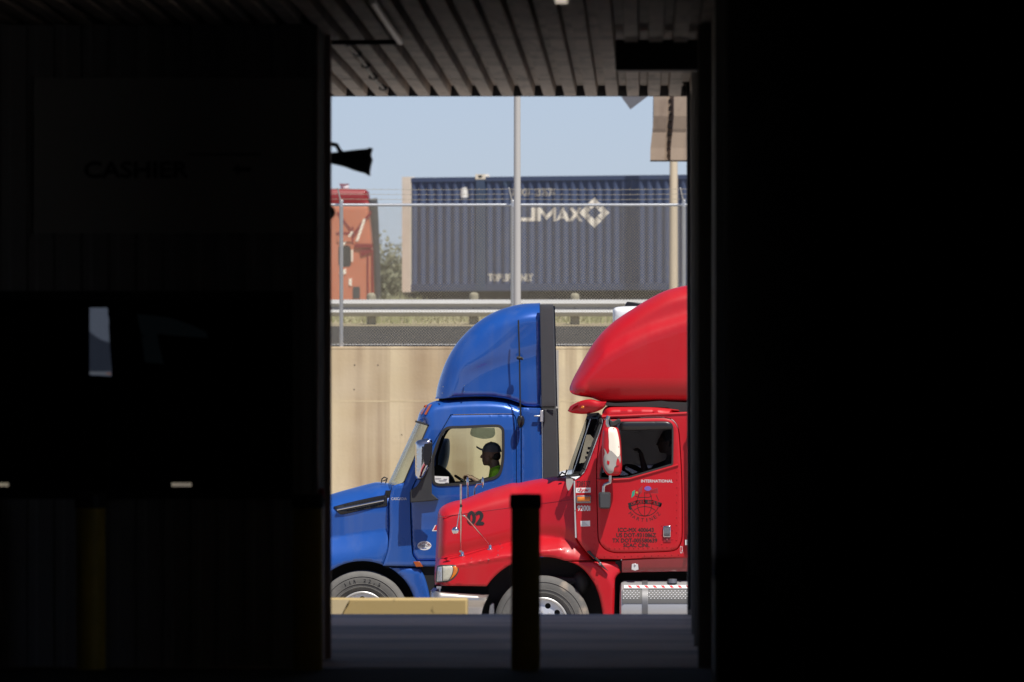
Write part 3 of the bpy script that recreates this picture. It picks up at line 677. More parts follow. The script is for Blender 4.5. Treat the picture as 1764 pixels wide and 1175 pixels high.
b.build('rivet', 'chrome', T)
b = MB(); b.pprism([(756, 684), (880, 682), (900, 690), (955, 698), (956, 708), (905, 712), (860, 700), (778, 692), (756, 690)], YB+.30, 1.84); b.build('fairing_gasket', 'rubber', T)
panel('sleeper_panel', [(898, 702, 1), (933, 703, 1), (936, 985, 1), (898, 985, 1)], YB, 'blue', T, const(2.5, .02), far=YBC)
for mi in (None, YBC):
    panel('side_extender', [(929.5, 524, 1), (953, 524, 1), (955, 600), (957.5, 701, 1), (932.5, 701, 1)], YB-.02, 'ext', T, const(2.5, .02), thick=.06, mirror=mi, step=8)
    panel('side_extender', [(934, 704, 1), (958.5, 704, 1), (961, 800), (963, 985, 1), (936.5, 985, 1)], YB-.02, 'ext', T, const(2.5, .02), thick=.06, mirror=mi, step=8)
b = MB(); b.pbox(930.5, 707, 937, 727, YB-.05, .06); b.pbox(920, 715.5, 930, 718, YB-.05, .02); b.build('latch', 'alu', T, bevel=.006)
b = MB(); b.pbox(936, 705.5, 938.5, 727.5, YB-.06, .05); b.pprism([(942, 705), (953, 706), (953, 713), (948, 710)], YB-.03, .02); b.build('latch_bracket', 'blackpl', T)
b = MB(); b.tube([P(893, 552, YB-.10), P(895, 617, YB-.10), P(896.5, 718, YB-.10)], .009, 6); b.pbox(892.5, 551, 894, 570, YB-.11, .012); an = b.build('antenna', 'rubber', T)
b = MB(); b.ball(P(895, 617, YB-.10), (.036, .03, .02)); b.tube([P(891, 615, YB-.1), P(901, 619, YB-.1)], .014); b.build('antenna_clamp', 'rubber', an)
b = MB(); c = P(897, 722, YB-.09); b.lathe(c, [(0, .04), (.028, .035), (.045, .0), (.04, -.05), (.02, -.09), (0, -.1)], 'z', 16); b.cone(c, c+Vector((0, .12, 0)), .02, .02, 8); b.build('antenna_base', 'blackpl', an)
_cd = dense(CAB, 3.); _cr = np.array([cabr(*p) for p in (_cd+np.roll(_cd, -1, 0))/2])
def cabd(x, y):
    d = segdist(np.array([[x, y]]), _cd)[0]; u = np.clip(1-d/_cr[:, 0], 0, 1); return float((_cr[:, 1]*(1-np.sqrt(np.clip(1-(u*.985)**2, 0, 1)))).max())+cabb(x, y)
for pl in ([(730.5, 698, 1), (736, 697, 1), (726.5, 714, 1), (722.5, 713, 1)], [(739, 696.5, 1), (743.5, 697, 1), (734, 714.5, 1), (730.5, 713.5, 1)]):
    panel('marker_light', pl, YB-.034, 'darkamber', T, const(1.5, .01), cabd, thick=.03, step=2.5)
# hood with fender
BCY = VY+(EYE-ZG-.52)*F/YB
arch = [(624+96*math.cos(a), BCY+96*math.sin(a)) for a in np.radians(np.linspace(208, 294, 14))]
HOOD = [(676, 836, 1), (660, 833), (645, 832), (630, 835), (600, 843), (572, 851), (540, 862), (505, 879), (474, 902), (455, 935), (448, 975), (447, 1015, 1), (537, 1018, 1)]+arch+[(659, 975, 1), (668, 946), (670, 910), (670, 852)]
bx = np.array([440, 573, 668, 700]); by = np.array([938, 926, 912, 906])
def hoodb(x, y):
    c = np.interp(x, bx, by); t_ = (y-c)/48; ins = .16
    v = ins if t_ <= 0 else (ins*(1-math.sin(t_*math.pi/2)) if t_ < 1 else 0)
    up = max(0, (880-y)); v += .0024*up
    # rear of hood meets the cab
    v *= 1-.6*max(0, min(1, (x-560)/115))**2
    return v
def hoodr(x, y):
    if y < 850+max(0, (600-x))*.5 and x < 668 or x < 470: return (34, .42)
    return (2.5, .02)
hood = panel('hood', HOOD, YB, 'blue', T, hoodr, hoodb, far=YBC, step=4.0, lines=[[(x, np.interp(x, bx, by)+48*k) for x in np.arange(448, 675, 3.)] for k in (-.08, 0, .1, .22, .4, .6, .8)], ang=60)
for mi in (None, YBC):
    panel('fender_extension', [(670, 977.5, 1), (724, 978, 1), (731, 990), (738, 1012), (742, 1035), (744, 1090, 1), (716, 1090, 1), (713, 1035), (707, 1016), (697, 1000), (683, 987)], YB, 'blue', T, lambda x, y: (3+8*max(0, min(1, (x-700)/30)), .03+.05*max(0, min(1, (x-700)/30))), lambda x, y: .06*max(0, 1-(x-670)/60)**2, thick=.05, mirror=mi)
    v = panel('hood_vent', [(574, 873, 1), (600, 866), (640, 857), (667, 852, 1), (667, 872, 1), (630, 878), (588, 887), (582, 884)], YB+.02, 'blackpl', T, const(3, .015), lambda x, y: hoodb(x, y)-.035, thick=.05, mirror=mi, step=5)
    b = MB(); yv = YB if mi is None else 2*YBC-YB
    for (a0, a1), r_ in ((((580, 878.5), (661, 862)), .011),):
        p, q = P(*a0, YB), P(*a1, YB); p.y = YB-.03+hoodb(*a0); q.y = YB-.03+hoodb(*a1)
        if mi: p.y, q.y = 2*YBC-p.y, 2*YBC-q.y
        b.cone(p, q, r_, r_, 8)
    b.build('chrome_strip', 'chrome', v)
    b = MB()
    for i in range(15):
        for j in range(2):
            x = 592+i*5; y0 = 879.3-(x-578)*.199+(-7 if j == 0 else 3.2)+(i*.05)
            if j == 1 and i < 1: continue
            p = P(x, y0, YB); p.y = YB-.022+hoodb(x, y0); q = P(x+3.6, y0-.7+3.2, YB); q.y = p.y+.01
            if mi: p.y, q.y = 2*YBC-p.y, 2*YBC-q.y
            b.box(p, q)
    b.build('vent_mesh', 'matte', v)
b = MB(); b.pprism([(712, 967.5), (723, 967.5), (729, 976.5), (716.5, 976.5)], YB-.02, .05); b.build('side_marker', 'darkamber', T, bevel=.004)
b = MB(); b.pbox(726, 976, 748, 1040, YB+.05, .3); b.build('step_well', 'matte', T)
for mi in (0, 1):
    b = MB(); y_ = YB+.12 if mi == 0 else 2*YBC-YB-.3
    b.pbox(748, 974, 890, 1000, y_, .18); b.build('rocker', 'blue', T)
b = MB(); b.lathe(P(731, 940, YB-.004), [(0, 0), (.0, 0)], n=3)
panel('decal', disc(731, 940, 12, 30, 7.8), YB+.0238, 'sticker', T, thick=.004, step=8)
b = MB(); arctext('QUALITY FLEET', 731, 946, 11, 150, 30, 3, 1.9, YB+.0228, b); b.build('decal_print', 'redink', T, False)
text('decal_print', 'HIRING', 724, 938.5, 738, 942, YB+.0228, 'inkgrey', T, .03)
text('decal_print', 'NOW', 727, 943.5, 735, 946, YB+.0228, 'blue', T, .03)
text('lettering', 'CASCADIA', 674, 857, 700.5, 861.5, YB-.001, 'silver', T, .012)
dl = MB(); dl.pprism([(746, 899), (760, 899), (760, 903), (745, 903)], YB+.0235, .005); dl.pprism([(744, 915), (750, 903.2), (760, 903.2), (760, 915)], YB+.0235, .005); dl.build('decal', 'sticker', T)
dl = MB(); dl.pprism([(746.5, 913.5), (751, 904.5), (758, 904.5), (757, 913.5)], YB+.0225, .003); dl.build('decal_print', 'redink', T)
panel('window_sticker', [(748, 820, 1), (773, 821, 1), (773, 833.5, 1), (748, 832.5, 1)], YB+.002, 'sticker', T, thick=.006, step=12)
b = MB(); 
for yy_, x0, x1 in ((824, 750, 760), (825, 764, 770), (827.5, 756, 769), (831, 767, 772)): b.pbox(x0, yy_, x1, yy_+1, YB-.001, .002)
b.build('sticker_print', 'inkgrey', T)
# mirror on its blade arm
for mi in (0, 1):
    y_ = YB-.34 if mi == 0 else 2*YBC-YB+.12
    b = MB(); b.pprism([(744, 788), (741, 797), (728, 823), (717, 838), (707, 844), (707, 866), (741, 863.5), (756, 861), (744, 851), (743.5, 820)], y_+.12, .07); 
    b.prism([(P(x, y, YB).x, P(x, y, YB).z) for x, y in ((708, 844), (735, 842), (756, 861), (741, 863), (708, 866))], YB-.05 if mi == 0 else 2*YBC-YB-.05, YB+.01 if mi == 0 else 2*YBC-YB+.05)
    arm = b.build('mirror_arm', 'plastic', T, bevel=.01)
    sh = 0 if mi == 0 else 30
    mm = panel('mirror', [(x_+sh, y__) for x_, y__ in [(715.5, 763), (718, 759.5), (726, 757), (738, 755.2), (743, 757), (744.3, 765), (744, 782), (740.5, 800), (735, 812), (728, 825), (722, 827), (717, 825), (715, 817)]], y_, 'chrome' if mi == 0 else 'visorgrey', T, const(10, .10), thick=.17, step=4)
    b = MB(); b.pprism([(x_+sh, y__) for x_, y__ in ((731, 765), (743.8, 762), (743.6, 785), (738, 802), (731, 800), (728, 785))], y_-.006, .02); b.build('mirror_face', 'blackpl', mm, bevel=.006) if mi == 0 else None
b = MB(); b.tube([P(657, 832, YB+.4), P(658, 825, YB+.4), P(662, 822, YB+.4), P(667, 824, YB+.4), P(664, 833, YB+.4)], .007, 6); b.tube([P(659, 829, YB+.4), P(666, 826, YB+.4)], .006, 6); b.build('wiper_arm', 'rubber', T)
# running gear
wheel(T, 624, YB+.03, -1, txt='11R 22.5', rot=-math.pi/2); wheel(T, 624, 2*YBC-YB-.03, 1)
for px in (1210, 1420): wheel(T, px, YB+.1, -1, rot=.2); wheel(T, px, 2*YBC-YB-.1, 1)
b = MB(); b.box(P(480, 1000, YB+.7), P(1480, 1040, YB+.78)); b.box(P(480, 1000, YB+1.66), P(1480, 1040, YB+1.74)); b.box(P(660, 985, YB+.5), P(700, 1060, YB+1.9)); b.box(P(560, 1040, YB+.3), P(700, 1062, YB+2.1)); b.box(P(664, 845, YB+.12), P(690, 974, YB+2.3)); b.box(P(520, 960, YB+.42), P(720, 1010, YB+2.0)); b.build('chassis', 'matte', T)
b = MB(); b.pprism([(444, 1010), (536, 1016), (528, 1080), (450, 1085)], YB+.12, 2.2); b.build('bumper', 'plastic', T, bevel=.03)
for y_ in (YB+.14, 2*YBC-YB-.44):
    b = MB(); b.pprism([(456, 955), (500, 945), (508, 965), (470, 985), (454, 985)], y_-.02, .3); b.build('headlight', 'lens', T, bevel=.02)
b = MB(); b.cone(P(760, 1045, YB+.36), P(880, 1045, YB+.36), .3, .3, 28); b.build('fuel_tank', 'alupl', T)
b = MB(); b.box(P(1190, 975, YB+.8), P(1330, 995, YB+1.65)); b.build('fifth_wheel', 'matte', T, bevel=.03)

# ================================================================== RED TRUCK
YD = 123.3; YDC = YD+1.22
red = thing('semi_truck', (P(960, 0, YD).x, YDC, ZG), 'faded red semi truck with lettered door, parked nearest to the dock', 'truck', 'semi trucks in the yard')
T = red
RDOOR = [(1041, 722), (1050, 720.5), (1100, 719), (1140, 718.5), (1156, 721.5), (1166, 731), (1170.5, 746), (1175, 820), (1176, 900), (1175, 930), (1168, 945), (1157, 950), (1120, 952), (1061.5, 953), (1044, 948), (1033, 937), (1029.5, 925), (1028, 880), (1027, 820), (1027.5, 795), (1032, 760), (1037, 735)]
RWIN = [(1059, 735), (1062, 729), (1068, 726.5), (1100, 726.5), (1148, 726.5), (1157, 730), (1160, 740), (1159.5, 798), (1158, 801, 1), (1083, 823), (1060, 825), (1034, 825, 1), (1033, 818), (1037, 803)]
RCAB = [(1029, 711, 1), (1037, 717, 1), (1100, 715.5), (1183, 712, 1), (1330, 711, 1), (1330, 962, 1), (1120, 962), (1069, 964, 1), (1022, 963, 1), (1012, 953), (1002, 941), (993, 927, 1), (991, 880), (989, 829, 1), (1000, 820.5), (1008, 811), (1038, 727)]
panel('cab', RCAB, YD, 'red', T, lambda x, y: (4, .05) if x < 1040 and y < 825 else (2.5, .018), holes=[inset(RDOOR, 0)], far=YDC)
for mi in (None, YDC):
    d = panel('door', inset(RDOOR, .9), YD, 'red', T, const(3, .016), lambda x, y: .0, holes=[inset(RWIN, .2)], mirror=mi)
    panel('window_seal', inset(RWIN, -.4), YD-.006, 'rubber', d, holes=[inset(RWIN, 2.6)], thick=.03, mirror=mi)
    panel('window_glass', inset(RWIN, 2.2), YD+.012, 'dkglass' if mi is None else 'farglass', d, thick=.005, step=12, mirror=mi)
    if mi is None:
        panel('vent_visor', [(1067, 741), (1069, 729), (1075, 726), (1110, 725.5), (1148, 725.5), (1156, 729), (1160, 736), (1160, 739.5, 1), (1120, 741)], YD-.02, 'blackpl', d, const(6, .03), thick=.03, step=4)
        b = MB(); pts = [(1028, 826.5), (1040, 827), (1060, 826.5), (1085, 825), (1120, 815), (1168, 801)]
        for p, q in zip(pts[:-1], pts[1:]): b.cone(P(*p, YD-.004), P(*q, YD-.004), .012, .012, 8)
        b.build('sill_moulding', 'red', d)
        b = MB()
        for i in range(13): b.ball(P(1051+i*8.2, 943.5+(.5 if i > 9 else 1.0)-i*.12, YD-.002), (.007, .006, .007), 6, 4)
        for i in range(11): b.ball(P(1166.5-(i*.1), 800+i*13, YD-.002), (.006, .006, .006), 6, 4)
        for i in range(6): b.ball(P(1140+(i % 2)*18, 905+i*8, YD-.002), (.005, .006, .005), 6, 4)
        b.build('rivet', 'red', d)
        hd = MB(); hd.pprism([(1142.5, 906), (1155.5, 905.5), (1155.5, 925.5), (1142.5, 925.5)], YD-.022, .03); hd = hd.build('handle', 'chrome', d, bevel=.008)
        b = MB(); b.pbox(1144.5, 908.5, 1153.5, 919, YD-.026, .01); b.build('handle_recess', 'dullalu', hd)
        b = MB(); b.pbox(1143, 926, 1155.5, 934, YD-.006, .012); b.ball(P(1149, 930, YD-.008), (.012, .006, .012)); b.build('lock', 'redshade', hd)
        # lettering on the door
        yl = YD-.0012
        for s_, x0, y0, x1, y1 in (('ICC-MX 400643', 1065, 909.5, 1126, 916.3), ('US DOT-931086Z', 1062, 918.6, 1130, 925.4), ('TX DOT-005580639', 1055, 927.7, 1132, 934.5), ('SCAC CINL', 1074, 936.2, 1119, 942.6)):
            text('lettering', s_, x0, y0, x1, y1, yl, 'ink', d, .030)
        text('badge', 'INTERNATIONAL', 1104.5, 826.3, 1159, 831.2, YD-.0015, 'silver', d, .02)
        lg = MB(); cx_, cy_, rx_, ry_ = 1110.5, 866, 25, 23
        lg.ribbon([(cx_+rx_*math.cos(a), cy_+ry_*math.sin(a)) for a in np.radians(np.linspace(18, 162, 20))], 1.1, yl, .003)
        for k in (-.5, 0, .5): lg.ribbon([(cx_+k*rx_*math.cos(a)*1.0, cy_+ry_*math.sin(a)) for a in np.radians(np.linspace(-52, 90, 14))], .9, yl, .003)
        lg.ribbon([(cx_-rx_*.62, cy_-11), (cx_-8, cy_-9), (cx_+8, cy_-9.4), (cx_+rx_*.5, cy_-12)], .9, yl, .003)
        lg.ribbon([(cx_+20, cy_-13), (cx_+24, cy_-4)], 1.0, yl, .003)
        lg.ribbon([(cx_-18.5, cy_+13), (cx_-10, cy_+8), (cx_, cy_+6.4), (cx_+10, cy_+8), (cx_+18.5, cy_+13)], .9, yl, .003)
        for p in ([(1083, 868), (1097, 862.5), (1110, 861), (1124, 862), (1138, 866.5), (1139.5, 871), (1135, 874), (1124, 868.5), (1110, 867.5), (1097, 869), (1085, 873)],
                  [(1083, 868), (1087, 875), (1087, 879), (1083, 876)], [(1139, 866), (1135, 873), (1136, 875), (1139.5, 871)]):
            pass
        lg.ribbon([(1084, 870), (1097, 865.6), (1110, 864.3), (1124, 865.3), (1138, 869.5)], 7.0, yl, .003)
        lg.pprism([(1082, 872), (1087, 874), (1087.5, 879), (1084, 877)], yl, .003); lg.pprism([(1139, 866), (1135, 873), (1137, 874), (1140, 870)], yl, .003)
        lg = lg.build('emblem', 'ink', d, False)
        b = MB()
        for i, ch in enumerate("CRUCES INTLS"):
            if ch == ' ': continue
            x = 1087.5+i*3.95; u = (x-1110)/26; yb_ = 866.9+u*u*4.3; k_ = 1.0 if ch == 'I' else 3.1; tb = text('x', ch, x+(3.1-k_)/2, yb_-4.6, x+(3.1+k_)/2, yb_, yl-.0012, None, None, .02); b.add(tb.v, tb.f)
        b.build('emblem_lettering', 'red', lg, False)
        b = MB(); arctext('MARTINEZ', 1110.5, 864, 32, 222, 318, 6.2, 5, yl, b, inward=True, bold=.0); b.build('emblem_lettering', 'ink', lg, False)
        b = MB(); b.pprism([(1087.5, 858), (1089, 847), (1094, 844), (1093, 853)], yl, .003); b.build('flag', 'green', lg)
        b = MB(); b.pprism([(1100, 843), (1107, 836), (1106, 848), (1099, 856)], yl, .003); b.pprism([(1112, 846), (1133, 840), (1134, 850), (1112, 849.5)], yl+.001, .002); b.build('flag', 'flagred', lg)
        b = MB(); b.pprism(list(map(tuple, disc(1116, 841.5, 6, 16, 4))), yl-.0012, .002); b.build('flag', 'purple', lg)
        b = MB(); b.pprism(list(map(tuple, disc(1097, 848.5, 2, 12))), yl-.0008, .002); b.build('flag', 'gold', lg)
        b = MB()
        for i in range(4): b.ribbon([(1112, 846.6+i*1.1), (1122, 845+i*1.1), (1133, 842+i*2)], .5, yl-.0008, .0015)
        b.build('flag', 'red', lg)
# windscreen
RWS = [(1011, 716, 1), (1030, 713, 1), (1037, 727), (1008, 809), (1000, 819.5, 1), (976, 820, 1), (979, 808)]
panel('windscreen', RWS, YD+.03, 'wsdark', T, lambda x, y: (16, .5) if x < 1008-(y-718)*.3-2 and x < 1010 and y < 818 else (.5, .004), far=YDC, ang=80)
b = MB()
for y_ in (YD+.012, 2*YDC-YD-.05): b = MB(); b.ribbon([(1012, 715), (1030, 713), (1034, 719), (1035, 729), (1006, 808), (999, 818), (976, 820)], 4.6, y_, .03); b.build('windscreen_seal', 'rubber', T)
b = MB(); b.ribbon([(1017, 722), (992, 800), (986, 816)], 1.6, YD+.035, .01); b.build('windscreen_glint', 'alu', T)  # pale strip painted in as the glass highlight line
panel('windscreen_blocker', [(1011, 716, 1), (1030, 713, 1), (1037, 727), (1008, 809), (1000, 819.5, 1), (984, 820, 1), (988, 800, 1), (1008, 740, 1)], 2*YDC-YD-.14, 'matte', T, holes=[[(1010, 749, 1), (1017, 749, 1), (1023, 756, 1), (1019, 764, 1), (1021, 769, 1), (1017, 774, 1), (1012, 790, 1), (1006, 797, 1), (998, 798, 1)]], thick=.02, step=6)  # black sheet added to darken the glass, holed where brightness shows through
b = MB()
for i in range(3): b.pbox(1008+i*2.2, 786-i*8, 1013+i*2.2, 790.5-i*8, 2*YDC-YD-.17, .01)
b.build('gap_bars', 'ink', T)  # dark bars in the sheet's open gap
# interior
b = MB(); b.box(P(1003, 824, YD+.1), P(1072, 900, YD+2.3)); b.pprism([(1003, 826), (1030, 817), (1060, 812), (1076, 828), (1076, 850), (1003, 850)], YD+.4, 1.4); b.build('dashboard', 'matte', T, bevel=.03)
b = MB(); c = P(1088, 818, YD+.6); rp = [c+(u_*math.cos(2*math.pi*i/n_)+w_*math.sin(2*math.pi*i/n_))*.22 for i in range(n_+1)]
b.tube(rp, .014, 6); b.tube([rp[0], c, rp[9]], .012, 6); b.tube([c, rp[18]], .012, 6); b.tube([c, c-ax*.35], .03, 8); b.build('steering_wheel', 'matte', T)
for y_ in (YD+.35, YD+1.6):
    b = MB(); b.box(P(1105, 855, y_), P(1165, 885, y_+.5)); b.box(P(1160, 775, y_), P(1180, 880, y_+.5)); b.build('seat', 'seat', T, bevel=.04)
b = MB(); b.box(P(1196, 718, YD+.05), P(1200, 960, 2*YDC-YD-.05)); b.build('cab_partition', 'matte', T)
b = MB(); b.box(P(1040, 722, YD+.1), P(1330, 719, 2*YDC-YD-.1)); b.build('headliner', 'matte', T)
# raised roof with drip moulding
panel('roof_cap', [(1037, 717, 1), (1038, 708), (1044, 700.5), (1053, 698), (1090, 697.5), (1125, 698), (1160, 701), (1174, 704), (1183, 711, 1), (1100, 714.8)], YD+.015, 'red', T, lambda x, y: (12, .35) if y < 712 else (2, .02), far=YDC, step=4)
b = MB(); pts = [(1037, 718), (1070, 716.8), (1120, 714.5), (1184, 712)]
for p, q in zip(pts[:-1], pts[1:]): b.cone(P(*p, YD+.004), P(*q, YD+.004), .016, .016, 8)
b.build('drip_moulding', 'red', T)
VIS = [(977.5, 708, 1), (982, 700), (989, 695.5), (998, 691.5), (1008, 688.7), (1017, 688), (1027, 690), (1036, 692), (1045, 692, 1), (1042, 699), (1037, 704.5), (1025, 710), (1006, 713.4), (985, 711.5)]
for mi in (None, YDC): panel('sun_visor', VIS, YD-.05, 'red', T, lambda x, y: (9, .05) if y < 700 and x < 1030 else (3, .02), lambda x, y: .22*max(0, (1030-x)/52)**1.7+.05*max(0, (y-701)/12), thick=.03, step=4, mirror=mi)
panel('visor_bridge', [(980, 707, 1), (989, 696.5), (1016, 690, 1), (1018, 692, 1), (992, 699), (983, 708, 1)], YD+.06, 'redshade', T, far=YDC, step=6)
b = MB(); b.pprism([(1000, 703), (1003, 699), (1006.5, 699.5), (1006, 703.5)], YD-.05, .03); b.build('marker_light', 'amber', T, bevel=.004)
RF = [(980.6, 671), (983.5, 660), (989, 648), (996, 635), (1003, 622), (1011, 608), (1019, 595), (1029, 581.5), (1040, 569), (1061, 550.5), (1089, 532), (1115, 516), (1147, 500), (1183, 491), (1230, 484), (1330, 478, 1), (1330, 700, 1), (1150, 694, 1), (1060, 695), (1041, 693.5), (1028, 689), (1017, 685), (998, 682.3), (985, 678)]
rdx = [975, 1003, 1040, 1080, 1120, 1183, 1330]; rdy = [672, 628+20, 606, 584, 566, 546, 530]
def rfb(x, y):
    r_ = np.interp(x, rdx, rdy); t_ = (y-r_)/4.5; s1 = 1/(1+math.exp(-t_))
    up = max(0, (r_-y)); dn = max(0, y-r_)
    low = max(0, (y-650)/45) if x > 1010 else max(0, (y-660)/40)
    return .14-.11*s1+up*.0006+.16*low**2*.8
panel('roof_fairing', RF, YD, 'red', T, lines=[[(x, np.interp(x, rdx, rdy)+k) for x in np.arange(983, 1328, 4.)] for k in (-15, -10, -6, -3, 0, 3, 6, 10, 15)], rf= lambda x, y: (26, .38) if y < 672-.0*x and not (x > 1300) and y < 690-(x-980)*.25+max(0, (x-1100)*.1) and y < 671 else ((8, .16) if y > 670 and x < 1200 else (1, .01)), bulge=rfb, far=YDC, step=4.5, ang=60)
b = MB(); b.pprism([(1044, 693), (1060, 694.5), (1110, 692.5), (1140, 690.5), (1150, 692), (1200, 694), (1330, 696), (1330, 713), (1180, 713), (1150, 702), (1044, 699)], YD+.11, 2.1); b.build('fairing_gasket', 'rubber', T)
panel('sleeper_side', [(1186, 713, 1), (1330, 711, 1), (1330, 961, 1), (1186, 961, 1)], YD-.012, 'red', T, const(2, .012), thick=.01, step=20)
b = MB(); b.tube([P(1187, 747, YD-.06), P(1187.5, 950, YD-.06)], .014, 8); b.tube([P(1187, 749, YD-.06), P(1187, 749, YD)], .016, 8); b.ball(P(1187, 747, YD-.06), (.024, .02, .026)); b.build('grab_rail', 'chrome', T)
b = MB(); b.pbox(1181, 922, 1186, 950, YD-.03, .03); mk = b.build('marker_bar', 'red', T, bevel=.004)
b = MB(); b.pbox(1180.5, 930, 1187, 939, YD-.036, .01); b.build('reflector', 'sticker', mk)
text('badge', 'CA', 1171.5, 940.5, 1176.5, 953.5, YD-.0015, 'silver', T, .0)
# rocker panel
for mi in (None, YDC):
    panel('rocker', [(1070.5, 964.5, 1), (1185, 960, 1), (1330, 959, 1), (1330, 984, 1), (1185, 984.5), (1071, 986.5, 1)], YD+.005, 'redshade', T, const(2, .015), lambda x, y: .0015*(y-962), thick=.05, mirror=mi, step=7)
b = MB(); b.pprism([(1088.5, 972), (1091, 971), (1099, 972), (1100, 981), (1094, 983), (1088, 981)], YD+.0, .02); b.ball(P(1094, 972.5, YD+.0), (.012, .014, .012)); b.build('latch_plate', 'silver', T)
b = MB()
for i in range(14): b.ball(P(1030+i*11.6, 958.5-i*.28, YD-.002), (.006, .006, .006), 6, 4)
for i in range(5): b.ball(P(1023.5+(i % 2)*.5, 905+i*11, YD-.002), (.006, .006, .006), 6, 4)
b.build('rivet', 'red', T)
# hood with fenders
RCY = VY+(EYE-ZG-.52)*F/YD
arch = [(934+115*math.cos(a), RCY+115*math.sin(a)) for a in np.radians(np.linspace(214, 290, 14))]
RH = [(989, 827, 1), (974, 822), (955, 822.5), (934, 826), (910, 830), (891, 834), (879, 834.3), (858, 840), (836.6, 846.6), (815, 854.5), (794, 862.5), (778, 866), (764, 871), (757, 876.5), (753, 884), (751, 905), (749, 948), (747.5, 985), (748, 1009, 1), (838, 1010, 1)]+arch+[(978, 966.5, 1), (1020, 966, 1), (1013, 955), (1002, 942), (992, 927, 1), (990, 880)]
cxs = [740, 749, 757, 775, 800, 845, 880, 910, 934, 965, 990, 1010, 1025]; cys = [985, 972, 962, 958, 954, 943, 934, 927, 924, 927, 938, 952, 965]
def rhb(x, y):
    c = np.interp(x, cxs, cys); w_r = 20+10*max(0, min(1, (x-860)/60)); t_ = (y-c)/w_r; ins = .30-.22*max(0, min(1, (x-900)/90))**1.5
    v = ins if t_ <= 0 else (ins*(1-math.sin(t_*math.pi/2)) if t_ < 1 else 0)
    up = max(0, c-y); v += .0008*up
    if t_ < 0: v += .03*math.exp(-((up)/14)**2)-.03
    sy = 892-(x-757)*.235 
    v += .05*max(0, min(1, ((891-(x-757)*.132)-y)/25))**2
    cr = abs(y-(972-(x-790)*.15)); 
    if x > 780 and t_ > .5: v -= .012*math.exp(-(cr/3)**2)
    return v
def rhr(x, y):
    if y < 880 and x < 985: return (26, .42)
    if x < 756: return (18, .45)
    return (2.5, .02)
panel('hood', RH, YD, 'red', T, rhr, rhb, far=YDC, step=3.4, lines=[[(x, np.interp(x, cxs, cys)+(20+10*max(0, min(1, (x-860)/60)))*k) for x in np.arange(745, 1025, 3.)] for k in (-.12, 0, .18, .36, .55, .75, 1)], ang=62)
for mi in (None, YDC):
    panel('fender_extension', [(978.5, 967.5, 1), (1069, 967.5, 1), (1070, 986, 1), (1063, 992), (1059.5, 1000), (1059, 1025), (1058, 1058), (1057, 1110, 1), (1041, 1110, 1), (1038, 1060), (1032.5, 1030), (1023.5, 1006), (1007, 983), (993, 973)], YD-.02, 'red', T, lambda x, y: (4, .05), lambda x, y: (.0 if (x-1000)*.62+967 > y else -.0)+.10*max(0, min(1, ((x-934)**2+(y-RCY)**2)**.5/34-4.05)), thick=.05, mirror=mi, step=4)
b = MB(); b.pprism([(1010, 950), (1017, 948.5), (1018, 951.5), (1035, 968), (1038, 973), (1049, 985), (1035, 976), (1029, 967), (1014, 954)], YD-.06, .04); b.build('hood_latch', 'rubber', T, bevel=.006)
b = MB(); b.pbox(1031.5, 969, 1036, 974, YD-.075, .03); b.build('latch_catch', 'dullalu', T, bevel=.005)
b = MB()
for px, py in ((858, 949), (865, 943), (858, 956), (842, 964), (862, 937), (775, 966), (812, 962)): b.ball(P(px, py, YD+rhb(px, py)-.002), (.008, .008, .006), 6, 4)
b.build('rivet', 'chrome', T)
b = MB(); pp = [(754+i*3.9, 891.5-i*3.9*.132) for i in range(61)]
for p, q in zip(pp[:-1], pp[1:]):
    a0, a1 = P(*p, YD), P(*q, YD); a0.y = YD+rhb(*p)+(.45*(1-math.sqrt(1-(.985*max(0, 1-(p[0]-751)/18))**2)) if p[0] < 769 else 0)+.001; a1.y = YD+rhb(*q)+(.45*(1-math.sqrt(1-(.985*max(0, 1-(q[0]-751)/18))**2)) if q[0] < 769 else 0)+.001; b.cone(a0, a1, .004, .004, 5, False)
b.build('hood_seam', 'redshade', T)
# cowl hinge strip
b = MB(); b.ribbon([(989.5, 829), (990.5, 880), (992, 926)], 2.4, YD-.012, .03); b.build('cowl_strip', 'alu', T)
panel('cowl_patch', [(975, 822, 1), (986, 825), (988, 829), (980, 845), (976, 838)], YD+.02, 'concgrey', T, thick=.06, step=6)
text('lettering', '738537', 993.5, 829, 1016.5, 838.5, YD-.001, 'ink', T, .012)
panel('decal', [(992, 840.5, 1), (1017.5, 840, 1), (1017.5, 848.5, 1), (992, 849, 1)], YD-.001, 'sticker', T, thick=.006, step=12)
text('decal_print', 'Ryder', 998, 841.5, 1015, 848.3, YD-.002, 'redink', T, .03, .25)
b = MB(); b.ribbon([(997, 842), (995, 844), (995.5, 846.5), (999, 847.5), (1004, 847)], .7, YD-.0022, .002); b.build('decal_print', 'ink', T)
b = MB(); b.pbox(992.5, 853.5, 1018, 867, YD-.03, .04); tl = b.build('turn_lamp', 'dullalu', T, bevel=.01)
panel('turn_lens', [(994, 856, 1), (1017, 855, 1), (1017, 864, 1), (994, 864.5, 1)], YD-.04, 'amber', tl, const(3, .015), thick=.02, step=4)
text('badge', '9200i', 995, 871, 1016.5, 880, YD-.0015, 'silver', T, .03)
panel('data_sticker', [(1000, 897.5, 1), (1016.5, 897, 1), (1016.5, 906.5, 1), (1000.5, 907, 1)], YD-.001, 'sticker', T, thick=.006, step=12)
b = MB(); [b.pbox(1002, 899+i*1.9, 1008+(i*37 % 7), 899.7+i*1.9, YD-.0016, .001) for i in range(4)]; b.build('sticker_print', 'inkgrey', T)
